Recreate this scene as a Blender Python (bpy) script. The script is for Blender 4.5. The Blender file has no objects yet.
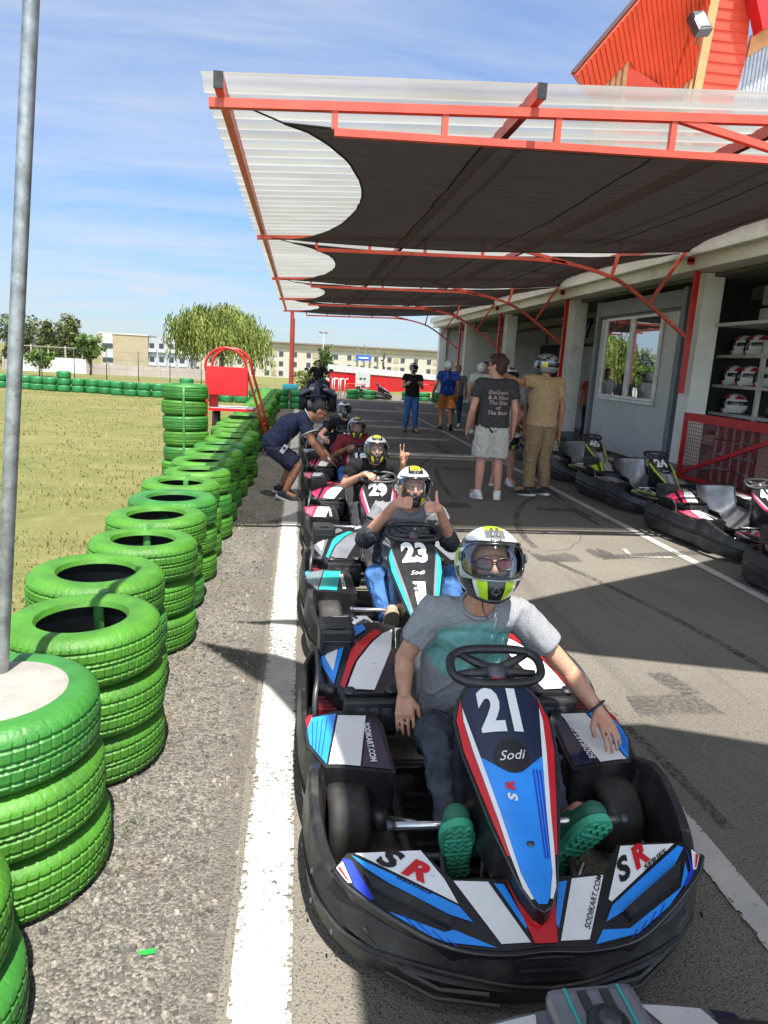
import bpy, bmesh, math, random
from mathutils import Vector as V, Matrix as M, Quaternion as Q, noise
from mathutils.bvhtree import BVHTree
random.seed(11)
C = bpy.context
COL = C.scene.collection
R = math.radians
PI = math.pi

# ------------------------------------------------------------------ materials
def newmat(name):
    m = bpy.data.materials.new(name); m.use_nodes = True
    nt = m.node_tree; nt.nodes.clear()
    out = nt.nodes.new('ShaderNodeOutputMaterial')
    return m, nt, out

def nd(nt, typ, **kw):
    n = nt.nodes.new(typ)
    for k, v in kw.items():
        if k.startswith('i_'):
            key = k[2:]
            key = int(key) if key.isdigit() else key.replace('_', ' ')
            n.inputs[key].default_value = v
        else:
            setattr(n, k, v)
    return n

def c4(c): return (c[0], c[1], c[2], 1)

def noise_mix(nt, coord, scale, a, b, lo=.35, hi=.65, detail=6, rough=.6):
    n = nd(nt, 'ShaderNodeTexNoise', i_Scale=scale, i_Detail=detail, i_Roughness=rough)
    nt.links.new(coord, n.inputs['Vector'])
    r = nd(nt, 'ShaderNodeMapRange', i_1=lo, i_2=hi)
    nt.links.new(n.outputs['Fac'], r.inputs[0])
    mx = nd(nt, 'ShaderNodeMix', data_type='RGBA')
    nt.links.new(r.outputs[0], mx.inputs['Factor'])
    for sock, v in ((mx.inputs[6], a), (mx.inputs[7], b)):
        if isinstance(v, tuple): sock.default_value = c4(v)
        else: nt.links.new(v, sock)
    return mx.outputs[2], r.outputs[0], n.outputs['Fac']

MATS = {}
def mat(name, col, rough=.5, metal=0., var=.18, vscale=6., bump=0., bscale=60., coat=0., dirt=None, dscale=4., dlo=.55, dhi=.75, spec=.5, rvar=.12, scuff=None):
    """principled surface with uneven colour, uneven gloss, fine bump and patches of dirt"""
    if name in MATS: return MATS[name]
    m, nt, out = newmat(name)
    p = nd(nt, 'ShaderNodeBsdfPrincipled')
    tc = nd(nt, 'ShaderNodeTexCoord').outputs['Object']
    a = tuple(max(0, c*(1-var)) for c in col); b = tuple(min(1, c*(1+var)) for c in col)
    colr, fac, _ = noise_mix(nt, tc, vscale, a, b)
    if dirt:
        colr, fac2, _ = noise_mix(nt, tc, dscale, colr, dirt, dlo, dhi, 8, .7)
    if scuff:   # thin scratches and chips in another colour
        sc_, k_ = scuff
        mpn = nd(nt, 'ShaderNodeMapping'); mpn.inputs['Scale'].default_value = (1, 1.6, 5); mpn.inputs['Rotation'].default_value = (.3, .2, .5); nt.links.new(tc, mpn.inputs[0])
        colr, _, _ = noise_mix(nt, mpn.outputs[0], k_, colr, sc_, .63, .70, 10, .78)
    nt.links.new(colr, p.inputs['Base Color'])
    rr = nd(nt, 'ShaderNodeMapRange', i_3=max(.02, rough-rvar), i_4=min(1, rough+rvar))
    n2 = nd(nt, 'ShaderNodeTexNoise', i_Scale=vscale*2.3, i_Detail=5)
    nt.links.new(tc, n2.inputs['Vector']); nt.links.new(n2.outputs['Fac'], rr.inputs[0])
    nt.links.new(rr.outputs[0], p.inputs['Roughness'])
    p.inputs['Metallic'].default_value = metal
    p.inputs['Specular IOR Level'].default_value = spec
    p.inputs['Coat Weight'].default_value = coat
    p.inputs['Coat Roughness'].default_value = .12
    if bump:
        bn = nd(nt, 'ShaderNodeTexNoise', i_Scale=bscale, i_Detail=4)
        nt.links.new(tc, bn.inputs['Vector'])
        bp = nd(nt, 'ShaderNodeBump', i_Strength=bump, i_Distance=.01)
        nt.links.new(bn.outputs['Fac'], bp.inputs['Height'])
        nt.links.new(bp.outputs[0], p.inputs['Normal'])
    nt.links.new(p.outputs[0], out.inputs[0])
    MATS[name] = m
    return m

# ------------------------------------------------------------------ mesh builder
def fillpoly(pts, maxlen=.06):
    bm = bmesh.new()
    vs = [bm.verts.new((p[0], p[1], 0)) for p in pts]
    f = bm.faces.new(vs)
    if f.calc_area() == 0: pass
    f.normal_update()
    if f.normal.z < 0: f.normal_flip()
    bmesh.ops.triangulate(bm, faces=bm.faces[:])
    for _ in range(7):
        es = [e for e in bm.edges if e.calc_length() > maxlen]
        if not es: break
        bmesh.ops.subdivide_edges(bm, edges=es, cuts=1)
        bmesh.ops.triangulate(bm, faces=[f for f in bm.faces if len(f.verts) > 3])
    bm.verts.index_update()
    v = [(a.co.x, a.co.y) for a in bm.verts]
    fs = []
    for f in bm.faces:
        f.normal_update()
        ids = [a.index for a in f.verts]
        fs.append(ids if f.normal.z > 0 else ids[::-1])
    bm.free()
    return v, fs

class MB:
    def __init__(s): s.v = []; s.f = []; s.m = []; s.s = []; s.mats = []
    def mi(s, m):
        if m not in s.mats: s.mats.append(m)
        return s.mats.index(m)
    def add(s, vs, fs, m, smooth=True):
        o = len(s.v); k = s.mi(m)
        s.v += [tuple(v) for v in vs]
        for f in fs:
            s.f.append([i+o for i in f]); s.m.append(k); s.s.append(smooth)
        return s
    def box(s, c, d, m, rot=None, bev=.0, seg=2):
        bm = bmesh.new(); bmesh.ops.create_cube(bm, size=1)
        bmesh.ops.scale(bm, vec=V(d), verts=bm.verts)
        if bev: bmesh.ops.bevel(bm, geom=bm.edges[:], offset=bev, segments=seg, profile=.6, affect='EDGES')
        if rot is not None: bmesh.ops.transform(bm, matrix=rot.to_4x4(), verts=bm.verts)
        bmesh.ops.translate(bm, vec=V(c), verts=bm.verts)
        bm.verts.index_update()
        s.add([v.co.copy() for v in bm.verts], [[v.index for v in f.verts] for f in bm.faces], m, False)
        bm.free(); return s
    def tube(s, pts, r, m, n=8, closed=False, caps=True, flat=1., up=None):
        pts = [V(p) for p in pts]; N = len(pts)
        rs = r if isinstance(r, (list, tuple)) else [r]*N
        tang = []
        for i in range(N):
            a = pts[(i-1) % N] if (closed or i > 0) else pts[i]
            b = pts[(i+1) % N] if (closed or i < N-1) else pts[i]
            tang.append((b-a).normalized())
        u = V(up) if up is not None else (V((0, 0, 1)) if abs(tang[0].z) < .9 else V((1, 0, 0)))
        x = (u - tang[0]*u.dot(tang[0])).normalized()
        vs = []
        for i in range(N):
            t = tang[i]
            if up is not None: x = V(up)
            x = (x - t*x.dot(t)).normalized(); y = t.cross(x)
            for k in range(n):
                a = 2*PI*k/n
                vs.append(pts[i] + x*math.cos(a)*rs[i]*flat + y*math.sin(a)*rs[i])
        fs = []
        for i in range(N if closed else N-1):
            j = (i+1) % N
            for k in range(n):
                l = (k+1) % n
                fs.append([i*n+k, i*n+l, j*n+l, j*n+k])
        if caps and not closed:
            fs.append([k for k in range(n)][::-1]); fs.append([(N-1)*n+k for k in range(n)])
        return s.add(vs, fs, m, n > 4)
    def sq(s, a, b, w, h, m, up=(0, 0, 1)):
        """square bar from a to b"""
        a = V(a); b = V(b); t = (b-a).normalized(); u = V(up); 
        if abs(t.dot(u)) > .95: u = V((0, 1, 0))
        y = t.cross(u).normalized(); z = y.cross(t)
        vs = [p + y*(w/2*i) + z*(h/2*j) for p in (a, b) for i, j in ((-1, -1), (1, -1), (1, 1), (-1, 1))]
        return s.add(vs, [[0, 3, 2, 1], [4, 5, 6, 7], [0, 1, 5, 4], [1, 2, 6, 5], [2, 3, 7, 6], [3, 0, 4, 7]], m, False)
    def lathe(s, prof, m, n=24, mx=None, closed=False, smooth=True):
        vs = []; mx = mx or M()
        for r, z in prof:
            for k in range(n):
                a = 2*PI*k/n; vs.append(mx @ V((r*math.cos(a), r*math.sin(a), z)))
        fs = []; P = len(prof)
        for i in range(P if closed else P-1):
            j = (i+1) % P
            for k in range(n):
                l = (k+1) % n; fs.append([i*n+k, i*n+l, j*n+l, j*n+k])
        return s.add(vs, fs, m, smooth)
    def grid(s, nu, nv, fn, m, cu=False, smooth=True, mfn=None, flip=False):
        vs = [fn(i/(nu if cu else nu-1), j/(nv-1)) for j in range(nv) for i in range(nu)]
        o = len(s.v); s.v += [tuple(v) for v in vs]
        for j in range(nv-1):
            for i in range(nu if cu else nu-1):
                k = (i+1) % nu
                f = [o+j*nu+i, o+j*nu+k, o+(j+1)*nu+k, o+(j+1)*nu+i]
                mm = m if mfn is None else mfn((i+.5)/(nu if cu else nu-1), (j+.5)/(nv-1))
                if mm is None: continue
                s.f.append(f[::-1] if flip else f); s.m.append(s.mi(mm)); s.s.append(smooth)
        return s
    def slab(s, poly, fn, depth, m, maxlen=.06, inset=0., mside=None):
        """outline in plan, top following the height function, sides going down by depth (or to a floor)"""
        vs, fs = fillpoly(poly, maxlen)
        s.add([(x, y, fn(x, y)) for x, y in vs], fs, m)
        dp = depth if callable(depth) else (lambda x, y: fn(x, y)-depth)
        n = len(poly); a = sum(poly[i][0]*poly[(i+1) % n][1]-poly[(i+1) % n][0]*poly[i][1] for i in range(n))
        P = poly if a > 0 else poly[::-1]
        cx = sum(p[0] for p in P)/n; cy = sum(p[1] for p in P)/n
        E = []
        for i in range(n):
            q = P[(i+1) % n]; k = max(1, int(math.hypot(q[0]-P[i][0], q[1]-P[i][1])/maxlen))
            E += [(P[i][0]+(q[0]-P[i][0])*t/k, P[i][1]+(q[1]-P[i][1])*t/k) for t in range(k)]
        n = len(E)
        top = [(x, y, fn(x, y)) for x, y in E]
        bot = [(x-(x-cx)*inset, y-(y-cy)*inset, dp(x, y)) for x, y in E]
        s.add(top+bot, [[i, n+i, n+(i+1) % n, (i+1) % n] for i in range(n)], mside or m)
        return s
    def decal(s, poly, fn, m, eps=.003, maxlen=.05):
        vs, fs = fillpoly(poly, maxlen)
        return s.add([(x, y, fn(x, y)+eps) for x, y in vs], fs, m)
    def text(s, st, o, u, v, fn, m, eps=.005, bold=.02, shear=0., align='LEFT'):
        vs, fs = textmesh(st, bold, shear, align)
        P = [(o[0]+a*u[0]+b*v[0], o[1]+a*u[1]+b*v[1]) for a, b in vs]
        if u[0]*v[1]-u[1]*v[0] < 0: fs = [f[::-1] for f in fs]
        return s.add([(x, y, fn(x, y)+eps) for x, y in P], fs, m, False)
    def text3(s, st, o, u, v, m, bold=.02, shear=0., align='CENTER', bvh=None, d=None, eps=.003):
        """lettering on a plane (o, u, v), or pressed along d on to a surface"""
        vs, fs = textmesh(st, bold, shear, align)
        o = V(o); u = V(u); v = V(v); P = [o+u*a+v*b for a, b in vs]
        if bvh:
            d = V(d).normalized(); W = []
            for p in P:
                h = bvh.ray_cast(p-d*.35, d)
                W.append(h[0]-d*eps if h[0] else p)
            P = W
        return s.add(P, fs, m, False)
    def build(s, name, parent=None, loc=None, rz=0, sharp=None):
        me = bpy.data.meshes.new(name); me.from_pydata(s.v, [], s.f)
        for m in s.mats: me.materials.append(m)
        me.polygons.foreach_set('material_index', s.m); me.polygons.foreach_set('use_smooth', s.s)
        me.update()
        if sharp: me.set_sharp_from_angle(angle=R(sharp))
        o = bpy.data.objects.new(name, me); COL.objects.link(o)
        if parent: o.parent = parent
        if loc: o.location = loc
        o.rotation_euler.z = rz
        return o

TXT = {}
def textmesh(st, bold=.02, shear=0., align='LEFT'):
    k = (st, bold, shear, align)
    if k in TXT: return TXT[k]
    cu = bpy.data.curves.new('lettering', 'FONT'); cu.body = st; cu.offset = bold; cu.shear = shear
    cu.align_x = align; cu.resolution_u = 3; cu.fill_mode = 'FRONT'; cu.space_character = 1.03
    o = bpy.data.objects.new('lettering', cu); COL.objects.link(o)
    dg = C.evaluated_depsgraph_get()
    me = bpy.data.meshes.new_from_object(o.evaluated_get(dg))
    bm = bmesh.new(); bm.from_mesh(me); bmesh.ops.triangulate(bm, faces=bm.faces[:])
    for _ in range(3):
        es = [e for e in bm.edges if e.calc_length() > .25]
        if not es: break
        bmesh.ops.subdivide_edges(bm, edges=es, cuts=1); bmesh.ops.triangulate(bm, faces=[f for f in bm.faces if len(f.verts) > 3])
    bm.verts.index_update()
    vs = [(v.co.x, v.co.y) for v in bm.verts]; fs = []
    for f in bm.faces:
        f.normal_update(); ids = [v.index for v in f.verts]
        fs.append(ids if f.normal.z > 0 else ids[::-1])
    bm.free(); bpy.data.objects.remove(o); bpy.data.curves.remove(cu); bpy.data.meshes.remove(me)
    TXT[k] = (vs, fs)
    return TXT[k]

def tag(o, label, cat, group=None, kind=None):
    if label: o['label'] = label
    if cat: o['category'] = cat
    if group: o['group'] = group
    if kind: o['kind'] = kind
    return o
def thing(name, label, cat, loc=(0, 0, 0), rz=0, group=None):
    o = bpy.data.objects.new(name, None); COL.objects.link(o); o.empty_display_size = .1
    o.location = loc; o.rotation_euler.z = rz
    return tag(o, label, cat, group)
def structure(o): o['kind'] = 'structure'; return o
def crom(pts, n=6, closed=False):
    pts = [V(p) for p in pts]; N = len(pts); out = []
    for i in range(N if closed else N-1):
        g = lambda k: pts[k % N] if closed else pts[max(0, min(N-1, k))]
        a, b, c, d = g(i-1), g(i), g(i+1), g(i+2)
        for t in range(n):
            t /= n
            out.append(.5*((2*b)+(c-a)*t+(2*a-5*b+4*c-d)*t*t+(-a+3*b-3*c+d)*t**3))
    if not closed: out.append(pts[-1])
    return out
ORD = ['first', 'second', 'third', 'fourth', 'fifth', 'sixth', 'seventh', 'eighth', 'ninth', 'tenth', 'eleventh', 'twelfth', 'thirteenth', 'fourteenth', 'fifteenth', 'sixteenth', 'seventeenth', 'eighteenth', 'nineteenth', 'twentieth', 'twenty-first', 'twenty-second', 'twenty-third', 'twenty-fourth', 'twenty-fifth', 'twenty-sixth', 'twenty-seventh', 'twenty-eighth', 'twenty-ninth', 'thirtieth', 'thirty-first', 'thirty-second', 'thirty-third', 'thirty-fourth', 'thirty-fifth', 'thirty-sixth', 'thirty-seventh', 'thirty-eighth', 'thirty-ninth', 'fortieth']
# ------------------------------------------------------------------ ground materials
def ground_mats():
    # asphalt
    m, nt, out = newmat('asphalt'); p = nd(nt, 'ShaderNodeBsdfPrincipled')
    tc = nd(nt, 'ShaderNodeTexCoord').outputs['Object']
    big, _, _ = noise_mix(nt, tc, .55, (.128, .115, .094), (.20, .182, .150), .3, .7)
    ag, _, _ = noise_mix(nt, tc, 130, big, (.045, .041, .036), .54, .64, 3)
    ag2, _, _ = noise_mix(nt, tc, 150, ag, (.36, .34, .30), .66, .72, 3)
    # long tyre-dark streaks down the lane
    mp = nd(nt, 'ShaderNodeMapping'); mp.inputs['Scale'].default_value = (2.2, .12, 1)
    nt.links.new(tc, mp.inputs[0])
    st, _, _ = noise_mix(nt, mp.outputs[0], 1.3, ag2, (.06, .058, .055), .56, .82, 5)
    oil, _, _ = noise_mix(nt, tc, 1.7, st, (.045, .043, .042), .68, .76, 7)
    nt.links.new(oil, p.inputs['Base Color']); p.inputs['Roughness'].default_value = .82
    vo = nd(nt, 'ShaderNodeTexVoronoi', i_Scale=150.); nt.links.new(tc, vo.inputs['Vector'])
    bp = nd(nt, 'ShaderNodeBump', i_Strength=.55, i_Distance=.006); nt.links.new(vo.outputs[0], bp.inputs['Height'])
    nt.links.new(bp.outputs[0], p.inputs['Normal']); nt.links.new(p.outputs[0], out.inputs[0]); MATS['asphalt'] = m
    # gravel verge
    m, nt, out = newmat('gravel'); p = nd(nt, 'ShaderNodeBsdfPrincipled')
    tc = nd(nt, 'ShaderNodeTexCoord').outputs['Object']
    big, _, _ = noise_mix(nt, tc, 1.6, (.115, .106, .092), (.18, .166, .142), .3, .7)
    rust, _, _ = noise_mix(nt, tc, 2.7, big, (.17, .12, .075), .58, .8)
    vo = nd(nt, 'ShaderNodeTexVoronoi', i_Scale=95.); nt.links.new(tc, vo.inputs['Vector'])
    mr = nd(nt, 'ShaderNodeSeparateColor'); nt.links.new(vo.outputs['Color'], mr.inputs[0])
    r2 = nd(nt, 'ShaderNodeMapRange', i_1=.0, i_2=1., i_3=.45, i_4=1.6); nt.links.new(mr.outputs[0], r2.inputs[0])
    mu = nd(nt, 'ShaderNodeMix', data_type='RGBA', blend_type='MULTIPLY'); mu.inputs[0].default_value = 1
    nt.links.new(rust, mu.inputs[6]); nt.links.new(r2.outputs[0], mu.inputs[7])
    sxy = nd(nt, 'ShaderNodeSeparateXYZ'); nt.links.new(tc, sxy.inputs[0])
    en = nd(nt, 'ShaderNodeTexNoise', i_Scale=7., i_Detail=8., i_Roughness=.7); nt.links.new(tc, en.inputs['Vector'])
    ea = nd(nt, 'ShaderNodeMath', operation='MULTIPLY_ADD'); ea.inputs[1].default_value = .55; nt.links.new(en.outputs['Fac'], ea.inputs[0]); nt.links.new(sxy.outputs[0], ea.inputs[2])
    er = nd(nt, 'ShaderNodeMapRange', i_1=-.07, i_2=.12); nt.links.new(ea.outputs[0], er.inputs[0])
    asp, _, _ = noise_mix(nt, tc, 130, (.135, .122, .105), (.05, .047, .043), .56, .66, 3)
    asp, _, _ = noise_mix(nt, tc, 210, asp, (.26, .245, .215), .66, .73, 2)
    em = nd(nt, 'ShaderNodeMix', data_type='RGBA'); nt.links.new(er.outputs[0], em.inputs[0]); nt.links.new(mu.outputs[2], em.inputs[6]); nt.links.new(asp, em.inputs[7])
    nt.links.new(em.outputs[2], p.inputs['Base Color']); p.inputs['Roughness'].default_value = .9
    inv = nd(nt, 'ShaderNodeMath', operation='SUBTRACT'); inv.inputs[0].default_value = 1; nt.links.new(vo.outputs[0], inv.inputs[1])
    bp = nd(nt, 'ShaderNodeBump', i_Strength=.9, i_Distance=.012); nt.links.new(inv.outputs[0], bp.inputs['Height'])
    nt.links.new(bp.outputs[0], p.inputs['Normal']); nt.links.new(p.outputs[0], out.inputs[0]); MATS['gravel'] = m
    # dry grass
    m, nt, out = newmat('dry_grass'); p = nd(nt, 'ShaderNodeBsdfPrincipled')
    tc = nd(nt, 'ShaderNodeTexCoord').outputs['Object']
    a, _, _ = noise_mix(nt, tc, .35, (.195, .176, .072), (.128, .146, .045), .35, .65)
    b, _, _ = noise_mix(nt, tc, 2.2, a, (.27, .23, .11), .48, .78, 8, .75)
    mp = nd(nt, 'ShaderNodeMapping'); mp.inputs['Scale'].default_value = (.25, 2.4, 1); nt.links.new(tc, mp.inputs[0])
    c, _, _ = noise_mix(nt, mp.outputs[0], 1.1, b, (.10, .115, .035), .5, .8, 6, .7)
    d, _, _ = noise_mix(nt, tc, 60, c, (.055, .065, .02), .52, .72, 4)
    nt.links.new(d, p.inputs['Base Color']); p.inputs['Roughness'].default_value = .95
    p.inputs['Specular IOR Level'].default_value = .15
    bn = nd(nt, 'ShaderNodeTexNoise', i_Scale=45., i_Detail=5.); nt.links.new(tc, bn.inputs['Vector'])
    bp = nd(nt, 'ShaderNodeBump', i_Strength=.8, i_Distance=.03); nt.links.new(bn.outputs['Fac'], bp.inputs['Height'])
    nt.links.new(bp.outputs[0], p.inputs['Normal']); nt.links.new(p.outputs[0], out.inputs[0]); MATS['dry_grass'] = m
    # worn white road paint: holes show the ground below
    for nm, lo, hi, colr in (('worn_paint', .375, .43, (.50, .48, .44)), ('pale_mark', .42, .56, (.55, .53, .48)), ('tar_patch', .40, .66, (.085, .080, .078)), ('rubber_mark', .44, .72, (.05, .047, .044))):
        m, nt, out = newmat(nm); p = nd(nt, 'ShaderNodeBsdfPrincipled')
        tc = nd(nt, 'ShaderNodeTexCoord').outputs['Object']
        cc, _, _ = noise_mix(nt, tc, 5, tuple(x*.82 for x in colr), colr)
        cc, _, _ = noise_mix(nt, tc, 90, cc, tuple(x*.45 for x in colr), .6, .72, 3)
        nt.links.new(cc, p.inputs['Base Color']); p.inputs['Roughness'].default_value = .75
        n = nd(nt, 'ShaderNodeTexNoise', i_Scale=38., i_Detail=8., i_Roughness=.72); nt.links.new(tc, n.inputs['Vector'])
        n3 = nd(nt, 'ShaderNodeTexNoise', i_Scale=2.2, i_Detail=3.); nt.links.new(tc, n3.inputs['Vector'])
        ad = nd(nt, 'ShaderNodeMath', operation='MULTIPLY_ADD'); ad.inputs[1].default_value = .35; nt.links.new(n3.outputs['Fac'], ad.inputs[0]); 
        sb = nd(nt, 'ShaderNodeMath', operation='SUBTRACT'); sb.inputs[1].default_value = .175
        nt.links.new(n.outputs['Fac'], ad.inputs[2]); nt.links.new(ad.outputs[0], sb.inputs[0])
        # edges wear first: distance to the edge is stored in the UV map
        uv = nd(nt, 'ShaderNodeUVMap'); sx = nd(nt, 'ShaderNodeSeparateXYZ'); nt.links.new(uv.outputs[0], sx.inputs[0])
        e1 = nd(nt, 'ShaderNodeMath', operation='ADD'); nt.links.new(sb.outputs[0], e1.inputs[0]); nt.links.new(sx.outputs[0], e1.inputs[1])
        mr = nd(nt, 'ShaderNodeMapRange', i_1=lo, i_2=hi); nt.links.new(e1.outputs[0], mr.inputs[0])
        tr = nd(nt, 'ShaderNodeBsdfTransparent'); mx = nd(nt, 'ShaderNodeMixShader')
        nt.links.new(mr.outputs[0], mx.inputs[0]); nt.links.new(tr.outputs[0], mx.inputs[1]); nt.links.new(p.outputs[0], mx.inputs[2])
        nt.links.new(mx.outputs[0], out.inputs[0]); MATS[nm] = m
ground_mats()
asphalt = MATS['asphalt']; grassm = MATS['dry_grass']

def gz(x, y):
    if y < 40: return -.016
    return max(-.016-.034*(y-40), -6.)

def strip(name, path_l, path_r, z, m, wear=.18, ncross=7):
    """flat sheet between two lines; UV x falls below zero at the edges, where paint wears"""
    vs, fs, uv = [], [], []
    n = len(path_l)
    for i in range(n):
        for k in range(ncross):
            t = k/(ncross-1); a = path_l[i]; b = path_r[i]
            vs.append((a[0]+(b[0]-a[0])*t, a[1]+(b[1]-a[1])*t, z))
            uv.append(-wear if k in (0, ncross-1) else .02)
    for i in range(n-1):
        for k in range(ncross-1):
            q = i*ncross+k; fs.append([q, q+1, q+ncross+1, q+ncross])
    me = bpy.data.meshes.new(name); me.from_pydata(vs, [], fs); me.materials.append(m)
    ul = me.uv_layers.new()
    for l in me.loops: ul.data[l.index].uv = (uv[l.vertex_index], 0)
    o = bpy.data.objects.new(name, me); COL.objects.link(o)
    return o

def setting():
    ys = [-30, -10, 0, 10, 20, 30, 40, 55, 70, 90, 110, 130, 150, 180, 210, 220, 260, 400, 900, 3000]
    xs = [-3000, -900, -300, -120, -60, -30, -10, 0, 10, 30, 60, 120, 300, 900, 3000]
    b = MB(); b.add([(x, y, gz(x, y)) for y in ys for x in xs], [[j*len(xs)+i, j*len(xs)+i+1, (j+1)*len(xs)+i+1, (j+1)*len(xs)+i] for j in range(len(ys)-1) for i in range(len(xs)-1)], grassm, False)
    structure(b.build('ground'))
    # gravel verge with a ragged edge into the grass
    vs, fs = [], []; N = 90
    for i in range(N+1):
        y = -4+i*.42
        l = -1.22+.16*noise.noise((y*.9, 3, 0))
        vs += [(l, y, -.012), (.1, y, -.012)]
        if i < N: fs.append([2*i, 2*i+1, 2*i+3, 2*i+2])
    b = MB(); b.add(vs, fs, MATS['gravel'], False); structure(b.build('gravel_verge'))
    vs, fs = [], []; N = 160
    for i in range(N+1):
        y = -4+i*.25
        l = -.165+.01*noise.noise((y*2.3, 7, 0))+.01*noise.noise((y*9, 1, 0))
        vs += [(l, y, -.006), (12, y, -.006)]
        if i < N: fs.append([2*i, 2*i+1, 2*i+3, 2*i+2])
    vs += [(-3, 35.6, -.007), (22, 35.6, -.007), (22, 44, -.15), (-1, 44, -.15)]
    q = len(vs); fs.append([q-4, q-3, q-2, q-1])
    b = MB(); b.add(vs, fs, asphalt, False); structure(b.build('asphalt_lane'))
    Y = [-3+i*.5 for i in range(60)]
    structure(strip('lane_line', [(-.14, y) for y in Y], [(.025, y) for y in Y], .0, MATS['worn_paint'], .10))
    structure(strip('lane_line', [(3.61, y) for y in Y], [(3.71, y) for y in Y], .0, MATS['worn_paint'], .1))
    # worn markings painted over in dark tar, pale corner ticks
    def mark(pl, pr, m, nm='lane_mark', z=.0): structure(strip(nm, pl, pr, z, MATS[m], .06))
    mark([(1.75, 3.22), (1.95, 3.24), (2.13, 3.3)], [(1.72, 3.0), (1.95, 3.02), (2.2, 3.02)], 'tar_patch')
    mark([(2.0, 3.5), (2.05, 3.24)], [(2.15, 3.5), (2.2, 3.24)], 'tar_patch', z=.002)
    for x, y, dx, dy in ((1.55, 5.7, .35, .5), (2.15, 5.75, .42, .42), (2.75, 5.9, .22, .5), (1.6, 8.0, .5, .5), (2.9, 7.95, .5, .3), (2.35, 11.0, .7, .4)):
        pl = [(x+dx*t/6+.05*noise.noise((x, y, t)), y+.05*noise.noise((x, t*2, 5))) for t in range(7)]
        pr = [(x+dx*t/6, y+dy*(.65+.3*noise.noise((x*3, t*.8, 9)))) for t in range(7)]
        mark(pl, pr, 'tar_patch')
    structure(strip('lane_line', [(1.43, y*.3+1.1) for y in range(6)], [(1.545, y*.3+1.1) for y in range(6)], .001, MATS['worn_paint'], .1))
    mark([(2.8, 5.85), (3.9, 6.1)], [(2.8, 6.0), (3.9, 6.25)], 'tar_patch', z=.002)
    for x, y in ((3.1, 5.95), (2.95, 8.9), (3.0, 3.6)):
        mark([(x, y), (x+.42, y)], [(x, y+.05), (x+.42, y+.05)], 'pale_mark'); mark([(x, y+.052), (x+.05, y+.3)], [(x+.05, y+.052), (x+.1, y+.3)], 'pale_mark')
    for y in (12.6, 15.2, 19.5, 24):
        mark([(.2, y), (3.5, y+.1)], [(.2, y+.45), (3.5, y+.5)], 'pale_mark')  # broad pale bands from side to side of the lane
    # rubber left by the karts and fine cracks in the asphalt
    rs = random.Random(3)
    for i in range(11):
        x0 = rs.uniform(1.5, 3.4); y0 = rs.uniform(2, 14); L_ = rs.uniform(1.6, 4.5); w_ = rs.uniform(.05, .11); k_ = rs.uniform(-.05, .05)
        P_ = [(x0+k_*(t*.1*L_)**2*3, y0+t*.1*L_) for t in range(11)]
        structure(strip('skid_mark', P_, [(x+w_, y) for x, y in P_], -.002-.0002*i, MATS['rubber_mark'], .12))
    for i in range(9):
        x0 = rs.uniform(1.4, 3.6); y0 = rs.uniform(1.6, 9); a_ = rs.uniform(0, 3.1); P_ = [(x0, y0)]
        for t in range(14): a_ += rs.uniform(-.5, .5); P_.append((P_[-1][0]+.09*math.cos(a_), P_[-1][1]+.09*math.sin(a_)))
        structure(strip('crack', P_, [(x-.004*math.sin(a_), y+.005) for x, y in P_], -.0015+.0001*i, MATS['rubber_mark'], -.3, 3))
    # loose stones
    sm = mat('pale_stone', (.225, .205, .17), .9, var=.5, vscale=9)
    sd = mat('dark_stone', (.10, .095, .085), .9, var=.4, vscale=9)
    b = MB()
    for i in range(9500):
        y = .9+11*random.random()**2.2; x = -.95+.72*random.random()**.85
        if random.random() < .12: x = -.3+.16*random.random()
        s = random.choice((.002, .003, .003, .004, .005, .006, .008, .012))*random.uniform(.7, 1.2)
        a = random.random()*6
        pts = []
        for k in range(5):
            t = a+k*1.257; q = s*random.uniform(.7, 1.2); pts.append((x+q*math.cos(t), y+q*math.sin(t), -.012))
        pts += [(x+(p[0]-x)*.6+random.uniform(-.3, .3)*s, y+(p[1]-y)*.6, -.012+s*random.uniform(.6, 1.1)) for p in pts]
        b.add(pts, [[k, (k+1) % 5, 5+(k+1) % 5, 5+k] for k in range(5)]+[[5, 6, 7, 8, 9]], sm if random.random() < .33 else sd, False)
    tag(b.build('gravel'), 'loose grey stones scattered on the verge beside the tyres', 'gravel', None, 'stuff')
    # grass blades
    gm = [mat('grass_blade_a', (.155, .160, .052), .8, var=.35, vscale=.8), mat('grass_blade_b', (.20, .185, .07), .8, var=.3, vscale=.8), mat('grass_blade_c', (.12, .15, .04), .8, var=.3, vscale=.8)]
    b = MB()
    for i in range(13000):
        y = 2.5+26*random.random()**2.6; x = -1.15-(.25+y*.42)*random.random()**1.15
        if noise.noise((x*.8, y*.8, 4)) < -.25: continue
        h = random.uniform(.012, .034)*(1+.6*noise.noise((x, y, 0))); w = .004+.0006*y
        a = random.random()*PI; dx, dy = math.cos(a)*w, math.sin(a)*w; lx, ly = random.uniform(-.03, .03), random.uniform(-.03, .03)
        b.add([(x-dx, y-dy, -.02), (x+dx, y+dy, -.02), (x+lx, y+ly, h)], [[0, 1, 2]], gm[min(2, int(random.random()*2+max(0, noise.noise((x*.5, y*.5, 9)))*2))], False)
    for i in range(420):  # weeds along the tyres
        y = random.uniform(1.2, 9); x = -.56+random.gauss(0, .05)
        if noise.noise((y*2, 1, 3)) < .05: continue
        for k in range(3):
            a = random.random()*6; b.add([(x, y, -.013), (x+.004, y, -.013), (x+.02*math.cos(a), y+.02*math.sin(a), .015)], [[0, 1, 2]], gm[2], False)
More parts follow.
